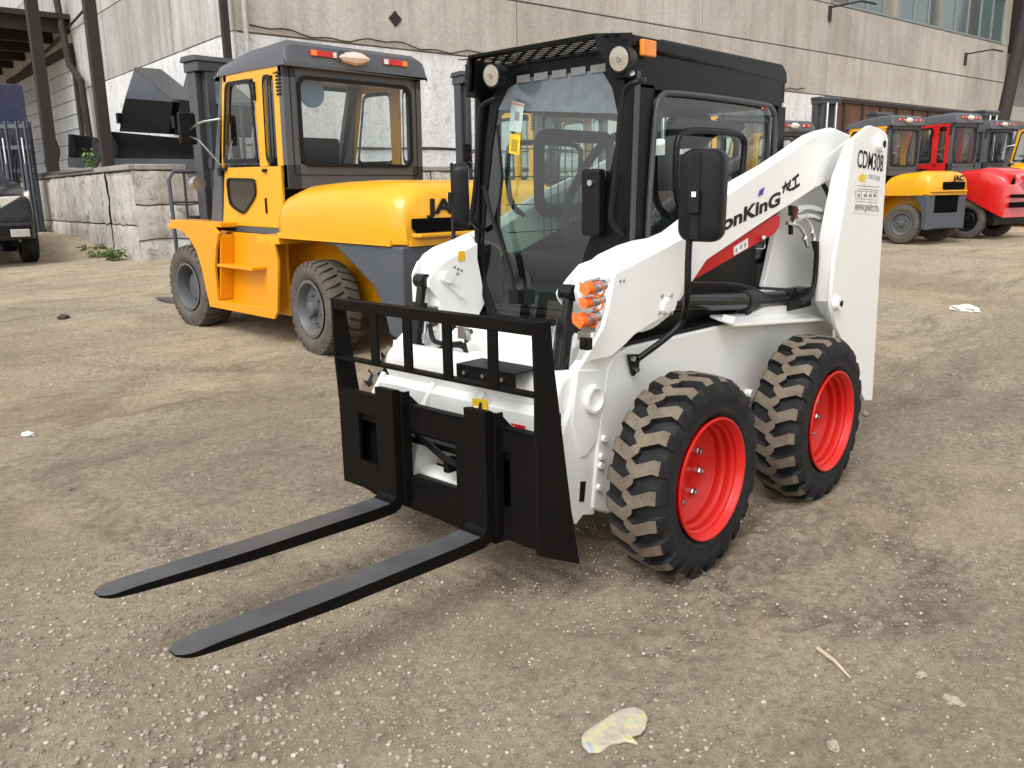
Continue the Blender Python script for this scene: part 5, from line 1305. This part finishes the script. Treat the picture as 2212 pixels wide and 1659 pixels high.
    mb = MB(); mb.tube([(.68,.40,2.25),(.70,.40,2.25)], .13, 20); mb.tube([(.70,.40,2.25),(.78,.40,2.35)], .02, 8); obj('fan', mb, plain('blue_fan', (.12,.22,.34), .4), T)
    # mast
    mb = MB()
    for s_ in (1,-1):
        mb.box((2.62,s_*.30,.25),(2.84,s_*.40,mh)); mb.box((2.72,s_*.40,.25),(2.90,s_*.47,mh-.06)); mb.box((2.60,s_*.48,.5),(2.66,s_*.52,2.3)) if False else None
    mb.box((2.60,-.49,mh-.06),(2.92,.49,mh+.04)); mb.box((2.62,-.42,1.6),(2.70,.42,1.72)); mb.box((2.62,-.42,.7),(2.70,.42,.82)); mb.prism([(2.58,.52,mh+.04),(2.95,.52,mh+.04),(2.90,.52,mh+.10),(2.64,.52,mh+.10)], (0,-1.04,0))
    obj('mast', mb, M_['dgrey'] if not red else M_['dgrey'], T, bevel=.01)
    for s_ in (1,-1):
        mb = MB(); mb.cyl((2.58,s_*.22,.4),(2.58,s_*.22,1.7),.05,12); c1 = obj('lift_cylinder', mb, M_['dgrey'], T); mb = MB(); mb.cyl((2.58,s_*.22,1.7),(2.58,s_*.22,mh-.04),.03,12); obj('cylinder_rod', mb, M_['chrome'], c1)
    mb = MB()
    for s_ in (1,-1): mb.box((2.30,s_*.32,.9),(2.62,s_*.38,1.0))
    mb.tube([(2.58,.05,2.3),(2.56,.05,1.9),(2.6,.02,1.2)], .02, 6); mb.box((2.94,-.62,.45),(3.0,.62,.57)); mb.box((2.94,-.62,.90),(3.0,.62,1.02)); mb.box((2.92,-.30,.4),(2.96,-.22,1.1)); mb.box((2.92,.22,.4),(2.96,.30,1.1)); obj('carriage', mb, M_['dgrey'], T)
    mb = MB()
    if grille:
        zt2 = 1.58
        mb.tube([(3.02,.70,.42),(3.02,.72,1.50),(3.02,.66,zt2),(3.02,-.66,zt2),(3.02,-.72,1.50),(3.02,-.70,.42)], .022, 8)
        for k in range(1,9): y = -.70+k*1.4/9; mb.box((3.01,y-.012,.95),(3.03,y+.012,zt2))
        for z in (.98,1.25): mb.cyl((3.02,-.71,z),(3.02,.71,z),.012,6)
        obj('load_backrest', mb, M_['grey'], T)
    for s_ in (1,-1):
        mb = MB(); mb.prism([(3.0,s_*.40,1.1),(3.05,s_*.40,1.1),(3.06,s_*.40,.12),(4.1,s_*.40,.09),(4.1,s_*.40,.07),(3.0,s_*.40,.06)], (0,.12,0)); obj('fork', mb, M_['fork'], T)
    # head lamp + mirror on the left pillar
    mb = MB(); mb.tube([(1.62,.82,2.05),(1.80,.95,2.02),(1.95,.97,1.95)], .010, 6, smooth=1); ml = obj('mirror_arm', mb, M_['steel'], T); mb = MB(); mb.box((1.93,.90,1.82),(1.97,1.08,2.12)); obj('mirror', mb, M_['plast'], T, bevel=.02)
    mb = MB(); mb.tube([(1.70,.80,1.62),(1.82,.95,1.86),(1.95,.98,1.9)], .008, 6); mb.cyl((1.98,.90,1.45),(2.06,.90,1.45),.07,14); obj('head_lamp', mb, M_['steel'], T)
    # louvres on the rear corner
    mb = MB()
    for k in range(7): mb.box((.565,.785,2.20+k*.03),(.64,.80,2.215+k*.03))
    obj('louvre', mb, M_['ink'], T)
    if text:
        if ov > 1: tm = text_mb(text, .150, ox=(0,-1,0), oy=(0,0,1), org=(-ov-.008,.70,1.225), bold=.007, sx=1.7)
        else: tm = text_mb(text, .15, ox=(0,-1,0), oy=(0,0,1), org=(-ov-.008,-.22,1.275), bold=.008, sx=2.0)
        obj('lettering', tm, M_['ink'], hood, smooth=False)
    return T
def place(u, v, zoff=0): p = UG(u, v); return p
# the big one: its side plane is x = -.79, heading -Y
forklift('big yellow forklift with grey cab, parked left behind the white loader', (-1.79, -3.80, terr(-.79,-3.8)+.0), rad(-90), 1.0, steer=-7, dark_rims=False).rotation_euler = (rad(0), rad(-1.0), rad(-90))
M_['redb'] = paint('red_body', (.52,.010,.010), .22, (.3,.2,.15), .05, .6)
def row(lab, cx, cy, hdg, sc, wsc, **kw):
    """cx, cy: ground contact of the left rear wheel"""
    n_ = Vector((math.cos(rad(hdg+90)), math.sin(rad(hdg+90)), 0)); p = Vector((cx, cy, 0)) - n_*1.0*sc*wsc
    return forklift(lab, (p.x, p.y, terr(p.x, p.y)+.01), rad(hdg), sc, wsc=wsc, **kw)
row('yellow forklift directly behind the loader cab, right of the big one', -2.95, -2.9, -105, .86, .66, ov=.58, mh=3.0)
row('yellow forklift seen through the loader side window', -6.2, -2.75, -106, .86, .66, ov=.58)
row('small yellow forklift peeking out above the white lift arm', -8.9, -3.45, -107, .80, .68, ov=.58)
row('yellow forklift with paper sheets on its hood, right of the white tower', -12.97, -3.18, -108, .86, .66, ov=.58, mh=3.15, steer=10)
row('red forklift with rounded red body and black rims', -14.5, -2.52, -106, .88, .60, ov=.62, body='redb', lower='redb', doorc='redb', red=True, dark_rims=True, text='', steer=6, mh=2.75)
row('grey cab forklift half hidden behind the red forklift', -18.04, -2.88, -110, .86, .66, ov=.58, doorc='grey')
row('yellow forklift cut off by the right edge', -17.7, -1.38, -106, .86, .66, ov=.58, mh=2.9)
# paper sheets taped to the hood of the yellow forklift on the right
def sheet(u0, v0, u1, v1, rx, nm, lab):
    pass

# ------------------------------------------------------------------ black car at the left edge
def car():
    p = UG(84, 566)
    T = thing('parked_suv', 'black off-road car with a clear headlight, cut off by the left edge', 'car', (p.x, p.y, terr(p.x, p.y)), 0)
    # local frame: +X forward; front right wheel at the origin side
    ang = rad(80); T.rotation_euler = (0, 0, ang); off = Matrix.Rotation(ang, 3, 'Z') @ Vector((.10,.98,0)); T.location = (p.x-off.x, p.y-off.y, terr(p.x, p.y))
    KZ = 1.2
    bl = paint('car_black', (.006,.006,.007), .22, (.06,.05,.045), .05, .3, spec=.35)
    w_ = .93
    mb = MB(); rings = []
    for x, zt_, zb_, hw in ((.88,.62,.50,.62),(.84,.80,.42,.80),(.74,.98,.36,.90),(.40,1.08,.34,.95),(-.3,1.16,.34,.96),(-.75,1.20,.34,.96),(-3.2,1.22,.34,.96),(-3.7,1.15,.4,.93),(-3.8,.9,.5,.88)):
        zt_ *= KZ; zb_ *= KZ; rings.append([Vector((x,hw,zb_)), Vector((x,hw+.01,(zb_+zt_)/2)), Vector((x,hw-.02,zt_-.10)), Vector((x,hw-.12,zt_-.01)), Vector((x,0,zt_+.03)), Vector((x,-hw+.12,zt_-.01)), Vector((x,-hw+.02,zt_-.10)), Vector((x,-hw-.01,(zb_+zt_)/2)), Vector((x,-hw,zb_))])
    mb.loft(rings); obj('body', mb, bl, T, ang=40)
    rings = []
    for x, zt_, hw in ((-.70,1.18,.80),(-1.45,1.80,.66),(-1.7,1.86,.64),(-3.2,1.84,.62),(-3.65,1.2,.78)): rings.append([Vector((x,hw,zt_)), Vector((x,hw*1.12,1.15)), Vector((x,-hw*1.12,1.15)), Vector((x,-hw,zt_))])
    mb = MB(); mb.loft([[Vector((p.x,p.y,p.z*1.12)) for p in r] for r in rings]); obj('cabin', mb, plain('car_window_black', (.015,.017,.018), .08), T, bevel=.03)
    for s_ in (1,-1):
        mb = MB(); mb.loft([[Vector((.86,s_*.42,.78)),Vector((.86,s_*.42,.93)),Vector((.70,s_*.42,.97)),Vector((.70,s_*.42,.76))],[Vector((.72,s_*.90,.80)),Vector((.74,s_*.90,.97)),Vector((.50,s_*.93,1.03)),Vector((.50,s_*.93,.80))]]); mb.v=[(x,y,z*KZ) for x,y,z in mb.v]; h = obj('headlight', mb, M_['lens'], T)
        mb = MB(); mb.loft([[Vector((.845,s_*.44,.79)),Vector((.845,s_*.44,.92)),Vector((.69,s_*.44,.95)),Vector((.69,s_*.44,.77))],[Vector((.705,s_*.89,.81)),Vector((.72,s_*.89,.955)),Vector((.50,s_*.92,1.01)),Vector((.50,s_*.92,.81))]]); mb.v=[(x,y,z*KZ) for x,y,z in mb.v]; obj('reflector', mb, plain('lamp_reflection_white', (.85,.85,.85), .35, 0), h)  # matte white: the lamp's bright reflection is put into the colour
        mb = MB(); mb.box((.945,s_*.52,.40),(.93,s_*.80,.50)); mb.v=[(x,y,z*KZ) for x,y,z in mb.v]; obj('fog_light', mb, M_['lamp'], T, bevel=.02)
        for x in (.0,-2.75):
            wv = thing_part('wheel', (x, s_*.86, .40), T); mb = MB()
            mb.lathe([(.25,-.12),(.36,-.13),(.395,-.10),(.40,0),(.395,.10),(.36,.13),(.25,.12)], ax='y', n=40); obj('tyre', mb, M_['tyre'], wv)
            mb = MB(); mb.lathe([(.25,.11),(.245,.06),(.20,.05),(.06,.09),(.0005,.09)], ax='y', n=20); mb.lathe([(.25,-.11),(.245,-.06),(.20,-.05),(.06,-.09),(.0005,-.09)], ax='y', n=20); obj('rim', mb, M_['steel'], wv)
    mb = MB(); mb.box((.87,-.40,.66),(.90,.40,.90)); mb.v=[(x,y,z*KZ) for x,y,z in mb.v]; obj('grille', mb, M_['steel'], T, bevel=.02)
    mb = MB(); mb.box((.80,-.86,.36),(.93,.86,.60)); mb.v=[(x,y,z*KZ) for x,y,z in mb.v]; obj('bumper', mb, bl, T, bevel=.06, seg=4)
    return T
CAR = car()

# ------------------------------------------------------------------ forklift mast seen behind the car
def spare_mast():
    p = Vector((-3.38,-18.94,.56))
    T = thing('spare_mast', 'dark blue grey forklift mast standing upright behind the black car', 'forklift mast', p, math.atan2(HY, HX))
    k = 1823.08/((p.x-CAMP.x)*HX+(p.y-CAMP.y)*HY)
    mat = paint('blue_grey_paint', (.055,.065,.085), .4)
    mb = MB(); H_ = 2.6
    for y in (-.30,-.12,.12,.30): mb.box((-.08,y-.05,0),(.08,y+.05,H_)); mb.box((-.14,y-.018,0),(.14,y+.018,H_))
    for z in (.1,.9,1.5,2.0,2.45): mb.box((-.10,-.36,z),(.06,.36,z+.09))
    obj('rails', mb, mat, T, bevel=.008)
    mb = MB(); mb.cyl((-.12,-.21,.1),(-.12,-.21,1.7),.045,12); mb.cyl((-.12,.21,.1),(-.12,.21,1.7),.045,12); obj('cylinder', mb, mat, T)
    mb = MB(); mb.cyl((-.12,-.21,1.7),(-.12,-.21,2.25),.025,12); mb.cyl((-.12,.21,1.7),(-.12,.21,2.25),.025,12); pieces('rod', mb, M_['chrome'], T)
    mb = MB(); mb.tube([(-.15,-.05,1.9),(-.2,0,1.4),(-.16,.03,.8)], .02, 6, smooth=1); mb.tube([(-.15,.05,1.95),(-.22,.06,1.3),(-.16,.05,.6)], .02, 6, smooth=1); obj('hose', mb, M_['plast'], T)
spare_mast()
# dark blue truck cab far left behind the mast
p = U(32, 262, 'y', -24)
T = thing('blue_truck', 'dark blue vehicle cab standing under the canopy at the far left edge', 'truck', (p.x+1.2, -24, terr(p.x, -24)))
bm_ = paint('navy_paint', (.012,.014,.06), .35); zt_ = p.z + .75 - terr(p.x,-24)
mb = MB(); mb.prism([(.95,0,.6),(.98,0,zt_*.62),(.80,0,zt_),(-.9,0,zt_),(-.9,0,.6)], (0,2.0,0)); obj('cab', mb, bm_, T, bevel=.08, seg=3)
mb = MB(); mb.prism([(.985,.15,zt_*.62),(.985,1.85,zt_*.62),(.85,1.80,zt_*.94),(.85,.2,zt_*.94)], (.01,0,0)); obj('windscreen', mb, plain('dark_window', (.02,.025,.03), .1), T)
mb = MB(); mb.box((-3,.1,.5),(1.0,1.9,.9)); obj('chassis', mb, M_['rust'], T, bevel=.03)
for y in (.15,1.6):
    for x in (.3,-2.2): mb = MB(); mb.lathe([(.0005,-.12),(.2,-.12),(.42,-.13),(.45,-.08),(.45,.08),(.42,.13),(.2,.12),(.0005,.12)], c=(x,y+.1,.45), ax='y', n=28); obj('wheel', mb, M_['tyre'], T)

# ------------------------------------------------------------------ weeds, debris
def weed(p, r, h, n, label, seed):
    r_ = random.Random(seed); vs = []; fs = []
    for k in range(n):
        a = r_.random()*6.28; rr = r*math.sqrt(r_.random()); b = Vector((rr*math.cos(a), rr*math.sin(a), 0)); hh = h*(.35+.65*r_.random())
        d = Vector((math.cos(a+r_.uniform(-.8,.8)), math.sin(a+r_.uniform(-.8,.8)), 0))
        for j in range(4):
            q = b + d*(.10*hh*j) + Vector((0,0,hh*(j+1)/4)); s = .035 + .03*r_.random(); e = Vector((r_.uniform(-1,1), r_.uniform(-1,1), r_.uniform(-.4,.7))).normalized(); f = e.cross(Vector((r_.uniform(-1,1), r_.uniform(-1,1), 1))).normalized()
            o = len(vs); vs += [tuple(q), tuple(q+e*s+f*s*.4), tuple(q+e*s*2), tuple(q+e*s-f*s*.4)]; fs.append((o,o+1,o+2,o+3))
        o = len(vs); vs += [tuple(b), tuple(b+Vector((.006,0,0))), tuple(b+d*(.4*hh)+Vector((0,0,hh)))]; fs.append((o,o+1,o+2))
    mb = MB(); mb.v = vs; mb.f = fs; mb.m = [0]*len(fs)
    o = obj('weed_clump', mb, M_['leaf'], None, smooth=False); o.location = p; tag(o, label, 'weed', 'weeds along the dock')
def dockpt(a, d): q = D0 + AL*a + NL*d; return Vector((q.x, q.y, terr(q.x, q.y)))
weed(dockpt(.55,.25), .12, .22, 32, 'green weed clump at the foot of the dock nearest the forklift', 1)
weed(dockpt(2.2,.2), .22, .16, 36, 'low green weeds in the middle of the dock wall foot', 2)
weed(dockpt(1.35,.3), .22, .09, 26, 'short sparse weeds between the two taller clumps', 5)
weed(dockpt(6.9,.25), .4, .34, 90, 'tall dark weeds in the corner beside the black car', 3)
q = D0 + AL*2.75 - NL*.1; weed(Vector((q.x, q.y, ZD)), .13, .36, 30, 'pale weed sprouting on top of the dock between the columns', 4)
# soil heap against the dock
def heap(cx, cy, rx, ry, h, rot, seed, name, label, cat, mat, n=34, lum=.35):
    mb = MB(); vs = []
    for i in range(n+1):
        for j in range(n+1):
            x = -1+2*i/n; y = -1+2*j/n; rr = math.hypot(x, y); hh = max(0, 1-rr**2)**1.3*h
            hh *= 1 + lum*noise.noise(Vector((x*3+seed, y*3, seed))) + .3*noise.noise(Vector((x*9+seed, y*9, seed))); X = x*rx; Y = y*ry
            X, Y = X*math.cos(rot)-Y*math.sin(rot), X*math.sin(rot)+Y*math.cos(rot)
            vs.append((cx+X, cy+Y, terr(cx+X, cy+Y) + hh - .02 - (.05 if rr >= 1 else 0)))
    k = n+1; mb.v = vs; mb.f = [(i*k+j, (i+1)*k+j, (i+1)*k+j+1, i*k+j+1) for i in range(n) for j in range(n)]; mb.m = [0]*len(mb.f)
    return tag(obj(name, mb, mat, None, ang=60), label, cat)
q = D0 + AL*4.6 + NL*.25; tag(heap(q.x, q.y, 3.6, .9, .24, math.atan2(AL.y, AL.x), 2.0, 'earth_bank', None, None, M_['ground']), None, None, kind='structure')
# trodden flat glove / plastic wrapper in the foreground
def wrapper():
    out = [(1255,1598),(1262,1588),(1290,1567),(1320,1548),(1345,1537),(1372,1533),(1392,1540),(1400,1556),(1394,1580),(1383,1594),(1362,1596),(1378,1611),(1352,1606),(1320,1616),(1295,1628),(1272,1629),(1258,1616)]
    pts = [UG(u, v) for u, v in out]; c = sum(pts, Vector())/len(pts); mb = MB(); T = Vector((c.x, c.y, gz(c.x, c.y)))
    rings = []
    for s, h in ((1.0,.003),(.985,.008),(.95,.010),(.9,.010),(.82,.012),(.74,.011),(.64,.012),(.54,.011),(.44,.012),(.34,.010),(.24,.012),(.12,.011)):
        rg = []
        for p in pts:
            q = c + (p-c)*s; rg.append(Vector((q.x-c.x, q.y-c.y, h + .007*abs(noise.noise(Vector((q.x*38, q.y*38, 1.0)))) - .002)))
        rings.append(rg)
    mb.loft(rings)
    m_, t, p = nodes('printed_wrapper'); v_ = coords(t); a = noise_tex(t, 14, 5, .6, v_, .5)
    r = ramp(t, a, [(.38,(.36,.315,.25)), (.50,(.42,.38,.30)), (.57,(.48,.44,.17)), (.61,(.40,.39,.33)), (.72,(.28,.31,.32))]); t.links.new(r.outputs[0], p.inputs['Base Color']); p.inputs['Roughness'].default_value = .5
    bump(t, p, noise_tex(t, 40, 5, .6, v_), .6, .01)
    o = obj('plastic_wrapper', mb, m_, None, ang=60); o.location = T; tag(o, 'flattened beige and yellow plastic wrapper on the dirt at the bottom', 'litter')
wrapper()
def crumple(u, v, r, h, mat, label, name, seed, cat='litter'):
    p = UG(u, v); bm = bmesh.new(); bmesh.ops.create_icosphere(bm, subdivisions=3, radius=1)
    for vv in bm.verts:
        n_ = noise.noise(vv.co*2.2 + Vector((seed,0,0)))*.45 + noise.noise(vv.co*5 + Vector((0,seed,0)))*.2; vv.co *= (1+n_); vv.co = Vector((vv.co.x*r, vv.co.y*r*.6, max(-.1, vv.co.z)*h))
    me = bpy.data.meshes.new(name); bm.to_mesh(me); bm.free(); me.materials.append(mat); o = bpy.data.objects.new(name, me); COL.objects.link(o)
    o.location = (p.x, p.y, gz(p.x, p.y)+.005); o.rotation_euler = (0,0,seed); tag(o, label, cat)
E_ = Vector((-13.02,-3.13,0))
crumple(2084,670,.16,.05, plain('plastic_bag', (.6,.58,.53), .4), 'crumpled pale plastic bag on the ground right of the loader', 'plastic_bag', 1.3)
crumple(170,892,.09,.03, M_['ink'], 'black rag lying on the dirt left of the forks', 'rag', 2.2) if False else None
crumple(178,893-2,.07,.035, plain('dark_clod', (.05,.04,.035), .9), 'dark clod of mud at the left of the yard', 'mud_clod', 4.1) if False else None
crumple(138,713-25,.10,.04, plain('mud_clod', (.045,.035,.032), .9), 'dark clod of mud on the dirt left of the forklift', 'mud_clod', 4.1, 'clod')
crumple(62,943,.05,.02, plain('foil', (.62,.61,.58), .3), 'scrap of pale foil on the dirt at the left', 'foil_scrap', 5.0)
a_, b_ = UG(1766,1409), UG(1836,1472)
mb = MB(); c_ = (a_+b_)/2; mb.tube([a_-c_+Vector((0,0,.006)), Vector((0,.004,.012)), b_-c_+Vector((0,0,.005))], [.007,.006,.003], 7)
o = obj('dry_stick', mb, plain('dry_straw', (.48,.40,.28), .7)); o.location = (c_.x, c_.y, gz(c_.x, c_.y)); tag(o, 'dry pale stick lying on the dirt in the lower right', 'stick')
for i, (u, v, r, lab) in enumerate(((1868,900,.03,'small dark stone right of the rear wheel'), (2058,1520,.028,'pale stone in the lower right foreground'), (1990,1462,.02,'small brown stone in the lower right dirt'), (1800,1610,.025,'flat stone near the bottom edge'))):
    crumple(u, v, r, r*.6, M_['stone'], lab, 'stone', 7.0+i, 'stone')
